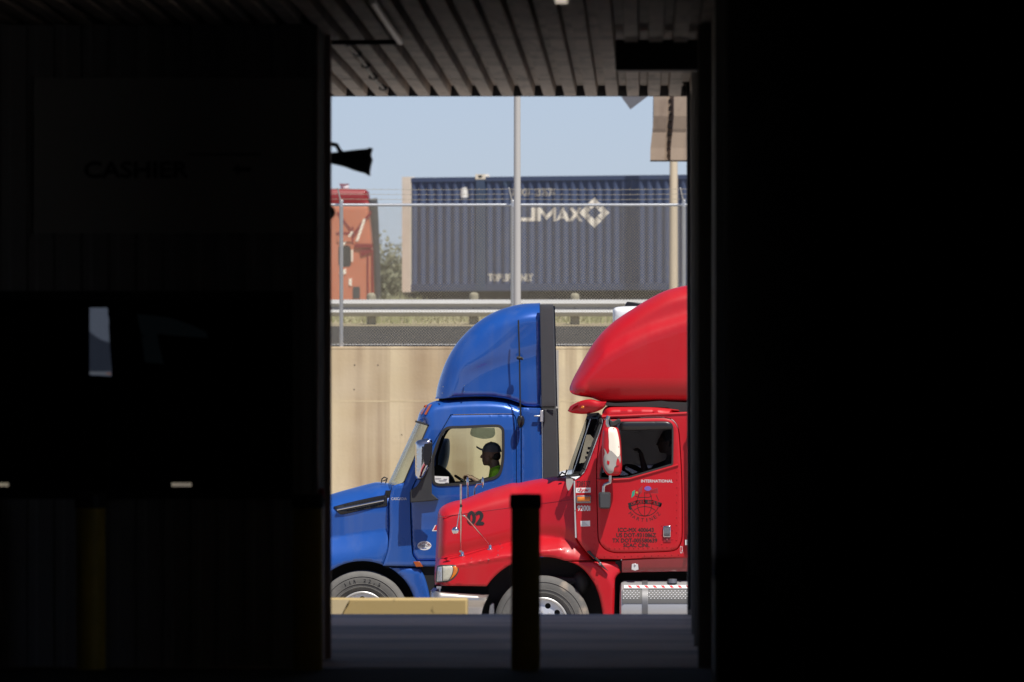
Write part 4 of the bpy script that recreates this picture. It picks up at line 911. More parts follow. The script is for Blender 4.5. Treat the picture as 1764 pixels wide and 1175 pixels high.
tb = text('x', '02', 805, 882, 832, 904, YD, None, None, .05); tb.v = [(v[0], v[1]+rhb(v[0]*F/YD+VX, VY-(v[2]-EYE)*F/YD)-.004, v[2]) for v in tb.v]; tb.build('lettering', 'ink', T, False)
# headlight
HL = [(753, 976, 1), (760, 974.3), (785, 973.8, 1), (789.5, 977), (790, 984), (786, 992), (779, 999), (771, 1002), (750.5, 1003, 1)]
hl = panel('headlight', inset(HL, -1.0), YD-.004, 'plastic', T, const(2, .02), lambda x, y: rhb(x, y)*.25+.10*max(0, (765-x)/14)**2, thick=.06, step=5)
hb = lambda x, y: rhb(x, y)*.25+.10*max(0, (765-x)/14)**2
panel('lens', [(762, 975.5, 1), (779, 975), (780, 985), (777, 994), (772, 1000.5, 1), (762, 1001.5, 1)], YD-.012, 'lens', hl, const(3, .015), hb, thick=.03, step=4)
panel('lens', [(754, 977, 1), (761, 976, 1), (761, 1001.5, 1), (752, 1002, 1)], YD-.012, 'lensblue', hl, const(2, .01), hb, thick=.03, step=4)
panel('amber_lens', [(779.5, 975.5, 1), (785, 975, 1), (788, 978), (788.5, 984), (785, 991), (778, 997.5), (772.5, 1000, 1), (777, 994), (780, 985)], YD-.012, 'amber', hl, const(3, .015), hb, thick=.03, step=4)
# bumper
panel('bumper', [(741, 1018, 1), (765, 1020), (842, 1025, 1), (840, 1031, 1), (834.5, 1042), (830, 1058), (826, 1092, 1), (742, 1096, 1), (739, 1060)], YD+.02, 'bumpersteel', T, lambda x, y: (14, .35) if x < 745 else ((4, .05) if y < 1030 else (2, .02)), lambda x, y: (-.02 if 1027 < y < 1040 else .0), far=YDC, step=4.5)
b = MB(); b.pbox(752, 1010, 760, 1014, YD+.1, .1); b.pbox(756, 1012, 759, 1020, YD+.12, .08); b.build('bumper_bracket', 'sticker', T)
b = MB(); b.pprism([(843, 1043), (848, 1038), (852, 1040), (853, 1062), (841, 1064)], YD+.30, .1); b.build('tow_hook', 'alu', T, bevel=.01)
b = MB(); b.box(P(755, 1004, YD+.45), P(1000, 1070, YD+2.0)); b.box(P(840, 960, YD+.42), P(1062, 1100, YD+.5)); b.box(P(760, 1040, YD+.75), P(1700, 1080, YD+.83)); b.box(P(760, 1040, YD+1.6), P(1700, 1080, YD+1.68)); b.box(P(1060, 966, YD+.06), P(1075, 984, YD+.3)); b.box(P(1062, 987, YD+.55), P(1330, 1040, YD+1.9)); b.build('chassis', 'matte', T)
b = MB(); b.tube([P(960, 1000, YD+.3), P(1000, 1002, YD+.3)], .045); b.ball(P(1000, 1004, YD+.32), (.09, .09, .13)); b.build('air_tank', 'rubber', T)
# fuel tank
b = MB(); R_ = .315; ct = P(1068, 1050, YD+.17); c1 = P(1330, 1050, YD+.17)
b.lathe(ct, [(0, -.01), (R_-.05, 0), (R_-.012, .015), (R_, .045), (R_, (c1-ct).x)], 'x', 56); tk = b.build('fuel_tank', 'alupl', T)
for px in (1111, 1260):
    b = MB(); c = P(px, 1050, YD+.17); b.lathe(c, [(R_+.001, -.03), (R_+.010, -.03), (R_+.010, .03), (R_+.001, .03)], 'x', 56); b.build('tank_strap', 'strapgrey', tk)
b = MB(); a = math.radians(62)
def tkp(px, ang, r): c = P(px, 1050, YD+.17); return c+Vector((0, -r*math.cos(ang), r*math.sin(ang)))
def arcstrip(b, x0, x1, y0, y1, r, sk=0):
    vs = []; n = 5; rp_ = R_*F/YD
    for i in range(n):
        py = y0+(y1-y0)*i/(n-1); an_ = math.asin(max(-1, min(1, (1050-py)/rp_))); vs += [tkp(x0+sk*i/(n-1), an_, r), tkp(x1+sk*i/(n-1), an_, r)]
    b.add(vs, [(2*i, 2*i+1, 2*i+3, 2*i+2) for i in range(n-1)])
arcstrip(b, 1075, 1330, 1009, 1014.2, R_+.012); b.build('reflective_tape', 'sticker', tk)
b = MB()
for i in range(18): arcstrip(b, 1081+i*14.3, 1086+i*14.3, 1009.8, 1013.4, R_+.014, 3.5)
b.build('tape_stripe', 'redink', tk)
b = MB(); arcstrip(b, 1072, 1107, 1015.5, 1039, R_+.006); arcstrip(b, 1116.5, 1256, 1015.5, 1039, R_+.006); stp = b.build('tread_plate', 'treadgrey', tk)
b = MB()
for r_ in range(5):
    for i in range(48):
        px = 1074+i*5.9+(r_ % 2)*2.9; py = 1018.5+r_*3.0
        if 1103 < px < 1118 or px > 1255: continue
        an_ = math.asin((1050-py)/(R_*F/YD)); c = tkp(px, an_, R_+.008); b.ball(c, (.010, .006, .006), 6, 4, Matrix.Rotation(-.6, 3, 'Y'))
b.build('tread_bump', 'white', stp)
b = MB(); c = tkp(1158, math.radians(66), R_); b.lathe(c, [(0, .05), (.05, .045), (.055, 0)], 'z', 18); b.build('filler_cap', 'dullalu', tk)
# mirrors on the cab
MIR = [(1038.5, 742), (1042, 737), (1052, 735), (1063, 736), (1067, 745), (1069.5, 760), (1071, 790), (1071.3, 808), (1068, 817.5), (1058, 819.5), (1046.6, 818.5), (1040, 810), (1037.5, 800), (1036.5, 775)]
yM = YD-.38
mir = panel('mirror', MIR, yM, 'red', T, const(9, .09), thick=.16, step=4)
mb_ = lambda x, y: max(0., .085*(1-min(1, segd(x, y)/9))**2)
_mo = dense(MIR, 3.)
def segd(x, y): return float(segdist(np.array([[x, y]]), _mo).min())
def mfit(x, y):
    u = max(0, 1-segd(x, y)/9); return .09*(1-math.sqrt(max(0, 1-(u*.985)**2)))
panel('peeled_patch', [(1049, 737.5), (1060, 737.5), (1064, 746), (1067, 762), (1068, 783), (1064, 787), (1058, 781), (1050, 776), (1049, 760)], yM-.004, 'cream', mir, bulge=mfit, thick=.004, step=4)
panel('peeled_patch', [(1051, 776), (1058, 781), (1065, 788), (1068.5, 784), (1069, 797), (1062, 802), (1058, 806), (1056, 814), (1049, 816), (1041, 806), (1039.5, 790), (1042, 781), (1040, 772), (1044, 777), (1047, 783)], yM-.006, 'concgrey', mir, bulge=mfit, thick=.004, step=4)
panel('paint_flake', [(1064, 789), (1066, 791), (1067.5, 795), (1067, 801), (1062, 802), (1062, 795)], yM-.010, 'red', mir, bulge=mfit, thick=.004, step=3)
panel('paint_flake', [(1046, 793), (1050, 795), (1049, 801), (1046, 799)], yM-.010, 'red', mir, bulge=mfit, thick=.004, step=3)
b = MB(); b.tube([P(1050, 737, yM+.08), P(1047, 730, yM+.08), P(1047, 722, yM+.08), P(1048.5, 716.5, yM+.08)], .024, 10); b.tube([P(1051.5, 819, yM+.08), P(1051, 831, yM+.08), P(1042, 835, yM+.08), P(1040, 838, yM+.08), P(1039.5, 848, yM+.08)], .017, 10); b.tube([P(1039.5, 845, yM+.08), P(1040, 845, YD)], .015, 8); b.build('mirror_pole', 'dullchrome', T)
b = MB(); b.prism([(P(x, y, yM).x, P(x, y, yM).z) for x, y in ((1049, 722), (1056, 726), (1066, 721), (1069.5, 724), (1068, 729), (1060, 734), (1051, 734))], yM+.04, YD+.01); b.build('mirror_bracket', 'rubber', T, bevel=.01)
panel('convex_mirror', [(1031, 850), (1033, 847.8), (1050, 847.8), (1052.3, 850), (1052, 872), (1050, 876.5), (1034, 876.5), (1031.5, 873)], yM+.03, 'plastic', T, const(4, .05), thick=.12, step=4)
b = MB(); b.pprism([(1034, 851), (1051, 851), (1050, 874), (1034.5, 874)], yM+.021, .02); b.build('convex_glass', 'ext', T)
for mi_ in (1,):
    panel('mirror', MIR, 2*YDC-YD+.25, 'red', T, const(9, .09), thick=.16, step=6)
# hood tripod mirrors
def tripod(y0, far):
    F1 = rhb(796, 957)-y0+.01; F2 = rhb(844, 946)-y0+.01
    b = MB(); q = lambda x, y, d=0: P(x, y, YD)+Vector((0, y0+d, 0))
    b.tube([q(794, 834), q(794, 860)], .011, 8); b.tube([q(794, 860), q(793.5, 950, F1)], .009, 8); b.tube([q(797, 888), q(801, 889), q(841, 937, F2)], .010, 8); b.tube([q(793, 874), q(787, 909)], .006, 6)
    b.cone(q(793, 949, F1), q(793, 952, F1), .018, .018, 10); st = b.build('hood_mirror_stand', 'dullchrome', T)
    b = MB()
    for x, y, d in ((796, 956, F1), (844, 944.5, F2)): b.lathe(q(x, y, d), [(0, .04), (.018, .03), (.022, .0), (.038, -.008), (.04, -.02)], 'z', 14)
    b.build('foot', 'chrome', st)
    b = MB(); b.lathe(q(785, 914), [(0, -.03), (.02, -.03), (.035, -.02), (.042, 0), (.0, .02)], 'y', 20); b.build('round_mirror', 'chrome', st)
    b = MB(); b.pbox(792, 869.5, 796.5, 874, YD+y0-.02, .04); b.build('clamp', 'rubber', st)
tripod(-.02, False)
b = MB()
for px in (805.5, 831.5):
    b.ball(P(px, 831, YD+2.3), (.016, .05, .062), 14, 10)
b.tube([P(805.5, 836, YD+2.3), P(805.5, 862, YD+2.2)], .012); b.tube([P(829, 834, YD+2.3), P(822, 834, YD+2.3), P(818, 840, YD+2.3), P(816, 862, YD+2.2)], .011); b.build('hood_mirror_stand', 'chrome', T)
b = MB(); b.tube([P(962, 822, YD+.45), P(968, 814, YD+.45), P(974, 817, YD+.45), P(977, 809, YD+.45)], .009, 6); b.tube([P(960, 822, YD+.5), P(976, 819, YD+.5)], .009, 6); b.build('wiper_arm', 'rubber', T)
wheel(T, 934, YD+.03, -1, tm='tyredirt', rot=-.63); wheel(T, 934, 2*YDC-YD-.03, 1)
for px in (1500, 1710): wheel(T, px, YD+.1, -1, rot=.2); wheel(T, px, 2*YDC-YD-.1, 1)

# ================================================================== white truck in the third lane
YT = 133.0; YTC = YT+1.22
wt = thing('semi_truck', (P(1150, 0, YT).x, YTC, ZG), 'white truck with black roof cap, only its corner showing above the red fairing', 'truck', 'semi trucks in the yard')
T = wt
panel('roof_fairing', [(1055.5, 680, 1), (1055.5, 540), (1057, 532), (1062, 529), (1080, 527.5), (1330, 524, 1), (1330, 680, 1)], YT, 'white', T, const(9, .12), far=YTC, step=9)
b = MB(); b.pprism([(1076, 527), (1080, 519.5), (1100, 521.5), (1130, 523), (1130, 529), (1078, 530)], YT+.1, 1.9); b.build('roof_cap', 'blackpl', T, bevel=.02)
panel('cab', [(1010, 800, 1), (1050, 690, 1), (1330, 690, 1), (1330, 980, 1), (1010, 980, 1)], YT, 'white', T, const(4, .05), far=YTC, step=14, holes=[[(1075, 720, 1), (1150, 720, 1), (1150, 800, 1), (1050, 805, 1)]])
panel('side_window', [(1075, 720, 1), (1150, 720, 1), (1150, 800, 1), (1050, 805, 1)], YT+.02, 'dkglass', T, thick=.006, step=20)
panel('hood', [(1010, 806, 1), (960, 815), (880, 840), (850, 880), (850, 980, 1), (1010, 980, 1)], YT+.15, 'white', T, const(12, .2), far=YTC, step=14)
for px in (925, 1500): wheel(T, px, YT+.05, -1); wheel(T, px, 2*YTC-YT-.05, 1)
b = MB(); b.box(P(860, 990, YT+.6), P(1600, 1030, YT+1.8)); b.build('chassis', 'matte', T)

# ================================================================== drivers
def head(b, c, s_=1.0, f=-1):
    """head facing f*X, c = centre of skull"""
    q = lambda x, y, z: c+Vector((-x*f*-1*1.0, y, z))*s_ if False else c+Vector((f*x, y, z))*s_
    b.ball(q(-.005, 0, .02), (.100*s_, .078*s_, .105*s_)); b.ball(q(.03, 0, -.045), (.066*s_, .062*s_, .075*s_)); b.ball(q(.062, 0, -.092), (.032*s_, .035*s_, .026*s_))
    b.cap(q(.088, 0, .012), q(.112, 0, -.022), .012*s_, .015*s_, 8); b.ball(q(.083, 0, .03), (.02*s_, .05*s_, .014*s_)); b.ball(q(.088, 0, -.055), (.016*s_, .026*s_, .010*s_)); b.ball(q(.085, 0, -.072), (.015*s_, .022*s_, .009*s_))
    for k in (-1, 1): b.ball(q(-.005, .078*k, -.01), (.022*s_, .012*s_, .034*s_)); b.ball(q(.06, .035*k, -.02), (.025*s_, .02*s_, .02*s_))
    b.cap(q(-.03, 0, -.06), q(-.05, 0, -.17), .058*s_, .062*s_, 12)
def hand(b, w, d, up, side):
    """palm and five curled fingers; w wrist, d forward, up palm normal"""
    d = d.normalized(); sd_ = d.cross(up).normalized()*side; n = up.normalized()
    b.cap(w, w+d*.045, .024, .028, 8); b.cap(w+d*.04-sd_*.02, w+d*.085-sd_*.028, .016, .014, 8); b.cap(w+d*.04+sd_*.02, w+d*.085+sd_*.028, .016, .014, 8)
    for i, L in enumerate((.036, .042, .039, .030)):
        o_ = w+d*.085+sd_*(-.030+.020*i); k1 = o_+(d*.8-n*.5).normalized()*L; k2 = k1+(d*.1-n).normalized()*L*.75; k3 = k2+(-d*.7-n*.6).normalized()*L*.5
        b.cap(o_, k1, .0095, .009, 6); b.cap(k1, k2, .009, .008, 6); b.cap(k2, k3, .008, .0075, 6)
    t0 = w+d*.03-sd_*.026; t1 = t0+(d*.6-sd_*.7-n*.3).normalized()*.04; b.cap(t0, t1, .012, .0105, 6); b.cap(t1, t1+(d*.7+sd_*.2-n*.6).normalized()*.03, .010, .009, 6)
def driver(hx, hy, Y, wc, label, cloth, cap, yoff, look=1.0, raise_=None):
    c = P(hx, hy, Y); root = thing('person', Vector((c.x+.12, Y, c.z-.80)), label, 'person', 'truck drivers'); b = MB()
    head(b, c); neck = c+Vector((.045, 0, -.16)); ch = c+Vector((.08, 0, -.36)); pel = c+Vector((.13, 0, -.70))
    b.cap(neck+Vector((.01, 0, -.02)), ch, .075, .13, 14); b.ball(ch, (.125, .185, .17)); b.cap(ch+Vector((0, 0, -.06)), pel, .135, .14, 14); b.ball(pel, (.15, .18, .12))
    hips = pel+Vector((0, 0, -.03))
    for k in (-1, 1):
        sh = neck+Vector((.03, .175*k, -.085)); b.cap(neck+Vector((.02, .05*k, -.05)), sh, .055, .062, 10)
        kn = hips+Vector((-.42, .12*k, -.02)); an_ = kn+Vector((-.12, .0, -.38)); b.cap(hips+Vector((0, .09*k, 0)), kn, .085, .06, 10); b.cap(kn, an_, .055, .04, 10); b.cap(an_, an_+Vector((-.14, 0, -.04)), .04, .03, 8)
        if raise_ and k == -1:
            el = P(raise_[0][0], raise_[0][1], sh.y); wr = P(raise_[1][0], raise_[1][1], sh.y+.04); 
        else:
            wr = wc+Vector((.02, .17*k, .05)); el = (sh+wr)/2+Vector((.05, .06*k, -.13))
        b.cap(sh, el, .052, .042, 10); b.cap(el, wr, .042, .028, 10); hand(b, wr, (wr-el), Vector((.3, 0, 1)) if not raise_ or k == 1 else Vector((1, 0, .2)), -k)
    body = remesh(b, 'body', 'skin', root, .0075)
    # shirt
    b = MB(); b.cap(neck+Vector((.015, 0, -.02)), ch, .082, .142, 14); b.ball(ch, (.137, .197, .18)); b.cap(ch+Vector((0, 0, -.06)), pel, .147, .152, 14)
    for k in (-1, 1):
        sh = neck+Vector((.03, .175*k, -.06)); b.cap(neck+Vector((.02, .05*k, -.045)), sh, .070, .078, 10); wr = wc+Vector((.02, .17*k, .05)); el = (sh+wr)/2+Vector((.05, .06*k, -.13))
        if raise_ and k == -1: el = P(raise_[0][0], raise_[0][1], sh.y)
        b.cap(sh, sh+(el-sh)*.62, .066, .060, 10)
    remesh(b, 'shirt', cloth, root, .012)
    if cap:
        b = MB(); q = lambda x, y, z: c+Vector((-x, y, z)); n = 20; vs = []
        prof = [(.0, .148), (.035, .143), (.07, .125), (.092, .095), (.106, .05), (.108, .035)]
        for r_, z in prof:
            for i in range(n): a = 2*math.pi*i/n; vs.append(q(-.008+r_*1.03*math.cos(a), r_*.84*math.sin(a), z))
        b.add(vs, [(j*n+i, j*n+(i+1) % n, (j+1)*n+(i+1) % n, (j+1)*n+i) for j in range(len(prof)-1) for i in range(n)])
        b.ball(q(0, 0, .147), (.01, .01, .006), 8, 5)
        pk = [q(.075, -.07, .045), q(.12, -.066, .055), q(.158, -.036, .078), q(.165, 0, .082), q(.158, .036, .078), q(.12, .066, .055), q(.075, .07, .045)]
        b.add(pk+[p+Vector((0, 0, .022)) for p in pk], [tuple(range(7)), tuple(range(13, 6, -1))]+[(i, i+1, 8+i, 7+i) for i in range(6)])
        b.build('cap', cap, root)
        b = MB(); b.ball(c+Vector((.045, 0, -.01)), (.065, .079, .06)); b.build('hair', 'hair', root)
    else:
        b = MB(); b.ball(c+Vector((.016, 0, .04)), (.10, .084, .102)); b.build('hair', 'hair', root)
        b = MB(); q = lambda x, y, z: c+Vector((-x, y, z))
        for k in (-1, 1):
            b.tube([q(.106, .04*k+.026*math.cos(a), .008+.02*math.sin(a)) for a in np.linspace(0, 6.28, 11)], .0035, 5); b.tube([q(.106, .066*k, .012), q(0, .084*k, .012)], .003, 5)
        b.build('glasses', 'matte', root)
    return root
driver(846, 784, YB+.40, P(814, 834, YB+.40), 'driver in lime green shirt and grey cap at the blue truck wheel', 'vest', 'cap', 0)
driver(1150, 762, YD+.62, P(1090, 814, YD+.62), 'dark clothed driver with glasses and raised hand inside the red truck', 'darkcloth', None, 0, raise_=((1112, 815), (1106, 790)))

# ================================================================== dock building: dark hall, passage, ceiling
bld = thing('dock_building', (0, 40, 0), 'dark dock building whose corrugated ceiling and walls frame the trucks', 'building')
XL, XR = -11.0, 7.0; Y0 = -6.0
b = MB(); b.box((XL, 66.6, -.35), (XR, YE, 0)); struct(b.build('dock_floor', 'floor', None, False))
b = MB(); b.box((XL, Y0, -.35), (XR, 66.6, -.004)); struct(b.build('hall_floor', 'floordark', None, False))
b = MB(); b.box((XL, YE-.25, ZG), (XR, YE-.002, -.35)); b.build('dock_face', 'concgrey', bld)
# ribbed steel deck, ribs running along the passage
pitch = .1525; x = XL; pr = []
while x < XR:
    pr += [(x, ZC+.075), (x+.052, ZC+.075), (x+.060, ZC), (x+pitch-.008, ZC)]; x += pitch
pr = [(p[0]+(.0), p[1]) for p in pr]; n = len(pr); b = MB()
ys = [58.0, 63.2, 69.5, 74.0, 78.6, YE+.02]; 
for i in range(len(ys)-1):
    dz = .0; b.add([(px_, ys[i]-.0, z+.003*(i % 2)) for px_, z in pr]+[(px_, ys[i+1], z+.003*(i % 2)) for px_, z in pr], [(k, k+1, n+k+1, n+k) for k in range(n-1)])
b.build('ceiling_deck', 'deck', bld, False)
b = MB(); b.box((XL, Y0, ZC-.02), (XR, 58.0, ZC+.25)); b.box((XL, 58.0, ZC+.08), (XR, YE+.03, ZC+.25)); b.box((XL, YE+.03, ZC-.003), (XR, YE+.06, ZC+.25)); b.build('roof_slab', 'darkwall', bld)
b = MB(); b.box((XL-.25, Y0, -.4), (XL, 71.5, ZC+.2)); b.build('side_wall', 'darkwall', bld)
b = MB(); b.box((XR, Y0, -.4), (XR+.25, 50.5, ZC+.2)); b.box((XR, 61.8, -.4), (XR+.25, YE, ZC+.2)); b.box((XR, 50.5, 3.6), (XR+.25, 61.8, ZC+.2)); b.build('side_wall', 'darkwall', bld)  # side opening added here to let daylight into the dark hall
b = MB(); b.add([(XR+.25, 20, -.36), (60, 20, -.36), (60, YE+.2, -.36), (XR+.25, YE+.2, -.36)], [(0, 1, 2, 3)]); struct(b.build('bounce_ground', 'yard', None, False))  # unseen ground added to bounce sun into the side bay
b = MB(); b.box((XL-.25, Y0-.25, -.4), (XR+.25, Y0, ZC+.25)); b.build('rear_wall', 'darkwall', bld)
# wall to the left of the booth and the right-hand wall that lines the passage
b = MB(); b.box((XL, 71.0, 0), (-6.6, 71.25, ZC)); b.build('partition_wall', 'darkwall', bld)
XW = .36
for ya, yb, xo, nm in ((24.0, 50.0, -.02, 'wall'), (62.0, YE-.02, .02, 'wall')):  # gap between segments is the added bay that lights the hall
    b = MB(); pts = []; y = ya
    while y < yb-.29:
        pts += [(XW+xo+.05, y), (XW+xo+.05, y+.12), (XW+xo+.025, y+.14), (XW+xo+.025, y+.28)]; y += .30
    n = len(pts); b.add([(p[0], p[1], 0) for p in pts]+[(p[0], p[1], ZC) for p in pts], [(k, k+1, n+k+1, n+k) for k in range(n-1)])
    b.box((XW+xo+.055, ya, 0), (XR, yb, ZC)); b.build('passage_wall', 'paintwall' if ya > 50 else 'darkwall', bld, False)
b = MB(); b.box((XW+.035, 61.9, 0), (XR, 61.996, ZC)); b.build('wall_end_blackout', 'matte', bld)  # black sheet added so the wall end stays dark
for y, xw, d in ((82.7, .055, .22), (75.9, .07, .16), (72.4, .055, .2), (66.8, .07, .2)):
    b = MB(); b.box((XW-.035, y, 0), (XW+.11, y+d, ZC)); b.build('wall_column', 'concgrey', bld, bevel=.006)
# header beam, conduits, clamps, lamp
t = tag(MB().pbox(1060, 68, 1240, 121, 70.4, .35).build('header_beam', 'black', bld, bevel=.01), '', 'beam'); del t['label']; del t['category']
b = MB(); b.pbox(1178, 136, 1181, 165, 82, .05); b.tube([P(1165, 141, 82), P(1184, 141, 82), P(1186, 150, 82), P(1187, 1050, 82)], .014, 8); b.build('cable_conduit', 'black', bld)
YC = lambda y: 42728/(680-y)*.987
tag(MB().tube([P(641, 2, YC(2)), P(655, 22, YC(22)), P(690, 72, YC(72))], .020, 8).build('conduit_pipe', 'galv'), 'pale conduit pipe running diagonally under the ribbed ceiling', 'pipe')
tag(MB().tube([P(540, 73, YC(73)-.1), P(692, 72.5, YC(73)-.1)], .016, 8).build('conduit_pipe', 'black'), 'black cross pipe under the ceiling beside the booth', 'pipe')
b = MB()
for px, py in ((615, 93), (630, 113), (643, 133), (660, 152)): c = P(px, py, YC(py)); b.ball(c, (.035, .05, .02), 10, 6); b.cone(c, (c.x, c.y, ZC), .008, .008, 6)
b.tube([P(x_, y_, YC(y_)) for x_, y_ in ((598, 76), (615, 93), (630, 113), (643, 133), (660, 152))], .012, 6)
tag(b.build('cable_run', 'black'), 'black cable with clamps hanging along a ceiling rib', 'cable')
t = thing('ceiling_light', P(961, 0, 63.3), 'long ceiling light tube glowing at the top edge above the passage', 'ceiling light')
b = MB(); c = P(961, 2, 63.3); b.box((c.x-.11, 62.3, c.z+.015), (c.x+.11, 63.6, c.z+.06)); b.build('housing', 'white', t, bevel=.008)
b = MB(); b.box((c.x-.095, 62.35, c.z-.005), (c.x+.095, 63.55, c.z+.014)); b.build('diffuser', 'lampon', t)
# metal flaps hanging at the roof edge
YH = 84.2
def flap(pts, Y, rib, m='flapmetal'):
    pass
t = thing('hanging_flap', P(1150, 166, YH), 'bent beige metal deck flap hanging from the roof edge beside the wall', 'metal flap')
b = MB(); rows = ((140, 1126, 0), (200, 1126, 0), (222, 1124, .012), (228, 1123.5, .018), (255, 1120.5, .012), (277, 1120.2, .0)); cols = ((0, 0), (23, .01), (28, .045), (30, .045), (35, .0), (58, .01), (63, .06), (68, .06))
vs = []
for py, lx, dy in rows:
    for dx, dd in cols: 
        p = P(lx+dx+(1.2 if py > 240 and dx > 20 and dx < 34 else 0), py, YH); p.y += dy+dd; vs.append(p)
nc = len(cols); back = [v+Vector((0, .012, 0)) for v in vs]; nv = len(vs)
fs = [(r*nc+i, r*nc+i+1, (r+1)*nc+i+1, (r+1)*nc+i) for r in range(len(rows)-1) for i in range(nc-1)]
fs2 = [tuple(nv+i for i in f[::-1]) for f in fs]; b.add(vs+back, fs+fs2+[(i, i+1, nv+i+1, nv+i) for i in range((len(rows)-1)*nc, len(rows)*nc-1)]); b.build('ribbed_sheet', 'flapmetal', t, False)
b = MB(); b.pbox(1120, 276, 1184, 278, YH-.01, .12); b.build('lower_lip', 'black', t)
b = MB()
for i in range(9): b.ball(P(1153.5+(.4*(i % 3)), 172+i*12, YH+.04), (.010, .03, .008), 6, 4)
b.build('screw', 'black', t)
b = MB(); b.pprism([(1125.5, 150), (1126.8, 150), (1126, 222), (1124.5, 222)], YH+.03, .2); b.build('side_edge', 'greysheet', t)
panel('torn_sheet', [(1060, 150, 1), (1135, 150, 1), (1113, 168, 1), (1086, 188.5, 1), (1069, 165, 1)], YH+.3, 'greysheet', None, bulge=lambda x, y: .0008*(y-150), thick=.006, step=6)
tag(bpy.data.objects['torn_sheet'], 'pointed grey sheet corner dangling below the roof edge', 'metal sheet')

# ------------------------------------------------------------------ cashier booth
YBO = 67.0; YBB = 69.2
bo = thing('cashier_booth', (P(250, 0, YBO).x, 68.5, 0), 'dark corrugated cashier booth with a wide window at the left', 'booth')
xr = P(543, 0, YBO).x; xl = -6.6
wz0, wz1 = P(0, 845, YBO).z, P(0, 516, YBO).z; wx0, wx1 = P(-160, 0, YBO).x, P(490, 0, YBO).x
def ribbed(b, x0, x1, z0, z1, y):
    pts = []; x = x0
    while x < x1-.001:
        pts += [(x, 0), (min(x+.09, x1), 0), (min(x+.105, x1), -.018), (min(x+.145, x1), -.018)]; x += .16
    pts = [(x0, 0)]+[p for p in pts if p[0] > x0]+[(x1, 0)]; n = len(pts)
    b.add([(p[0], y+p[1], z0) for p in pts]+[(p[0], y+p[1], z1) for p in pts], [(k, k+1, n+k+1, n+k) for k in range(n-1)])
b = MB(); ribbed(b, xl, xr, wz1, ZC, YBO); ribbed(b, xl, xr, 0, wz0, YBO); ribbed(b, wx1, xr, wz0, wz1, YBO); ribbed(b, xl, wx0, wz0, wz1, YBO); b.build('front_panel', 'wall', bo, False)
b = MB(); b.box((xr-.06, YBO+.002, 0), (xr, YBB, ZC)); b.box((xl, YBO+.05, 0), (xl+.06, YBB, ZC)); b.box((xl, YBO+.03, wz1+.0), (xr-.06, YBO+.07, ZC)); b.box((xl, YBO+.03, 0), (xr-.06, YBO+.07, wz0)); b.build('side_panel', 'darkwall', bo)
b = MB(); b.box((wx0-.05, YBO-.03, wz0-.05), (wx1+.05, YBO+.06, wz0)); b.box((wx0-.05, YBO-.03, wz1), (wx1+.05, YBO+.06, wz1+.05)); b.box((wx1, YBO-.03, wz0), (wx1+.05, YBO+.06, wz1)); b.box((P(187, 0, YBO).x-.012, YBO-.02, wz0), (P(187, 0, YBO).x+.0, YBO+.02, P(0, 720, YBO).z)); b.build('window_frame', 'black', bo)
b = MB(); b.box((wx0, YBO+.015, wz0), (wx1, YBO+.021, wz1)); b.build('window_glass', 'boothglass', bo)
# rear wall with two slots added so daylight shows as bright bars
rz = [(318, 835, 23, 3.4), (2, 835, 13, 3.4)]
panel('rear_panel', [(-830, 40, 1), (P(0, 0, YBB).x and (xr*F/YBB+VX), 40, 1), (xr*F/YBB+VX, 1124, 1), (-830, 1124, 1)], YBB, 'darkwall', bo, holes=[[(x-w, y-h, 1), (x+w, y-h, 1), (x+w, y+h, 1), (x-w, y+h, 1)] for x, y, w, h in rz], thick=.05, step=60, bstep=80)
b = MB(); b.box((xl+.06, YBO+.08, P(0, 876, YBO).z-.04), (xr-.07, YBO+.75, P(0, 876, YBO).z)); b.build('counter', 'black', bo)
b = MB(); b.pbox(470, 500, 546, 1124, YBO-.012, .03) if False else None
b.box((xr-.002, YBO+.1, 0), (xr+.012, YBO+.22, ZC)); b.box((xr-.002, YBB-.2, 0), (xr+.035, YBB+.02, ZC)); b.build('corner_trim', 'jamb', bo)
b = MB(); b.box((xr-.002, YBO+.22, 0), (xr+.004, YBB-.2, P(0, 870, 69).z)); b.build('side_cladding', 'jamb', bo)
# sign, monitor, added reflection panel
t = thing('cashier_sign', P(300, 270, YBO-.03), 'large pale sign board reading CASHIER with an arrow, on the dark booth wall', 'sign')
b = MB(); b.pbox(58, 134, 538, 402, YBO-.05, .03); b.build('board', 'sign', t)
text('lettering', 'CASHIER', 146, 279, 324, 306, YBO-.053, 'ink', t, .035)
b = MB(); b.pprism([(400, 292), (412, 281), (412, 288), (432, 288), (432, 296), (412, 296), (412, 303)], YBO-.054, .004); b.build('arrow', 'ink', t)
b = MB(); b.pbox(322, 264.5, 450, 267, YBO-.054, .004); b.build('rule_line', 'ink', t)
YM = YBO+.42
t = thing('monitor_or_reflection', P(172, 716, YM), 'glowing monitor with blue grey swoosh wallpaper behind the cashier window', 'monitor', 'monitor and added reflection panel inside the cashier booth')
b = MB(); b.pprism([(154, 530), (186, 530), (192, 648), (154, 646)], YM, .03); b.build('screen', 'screen', t)
b = MB(); b.pprism([(154.5, 571), (165, 580), (176, 586), (189, 590), (191.5, 640), (154.5, 640)], YM-.003, .003); b.build('screen_wave', 'screen2', t)
b = MB(); b.pprism([(154.5, 640), (191.5, 642), (192, 646), (154.5, 644)], YM-.004, .003); b.build('task_bar', 'screen3', t)
b = MB(); b.pprism([(184, 642), (191, 643), (191, 645), (184, 644)], YM-.006, .003); b.build('task_icon', 'orangedot', t)
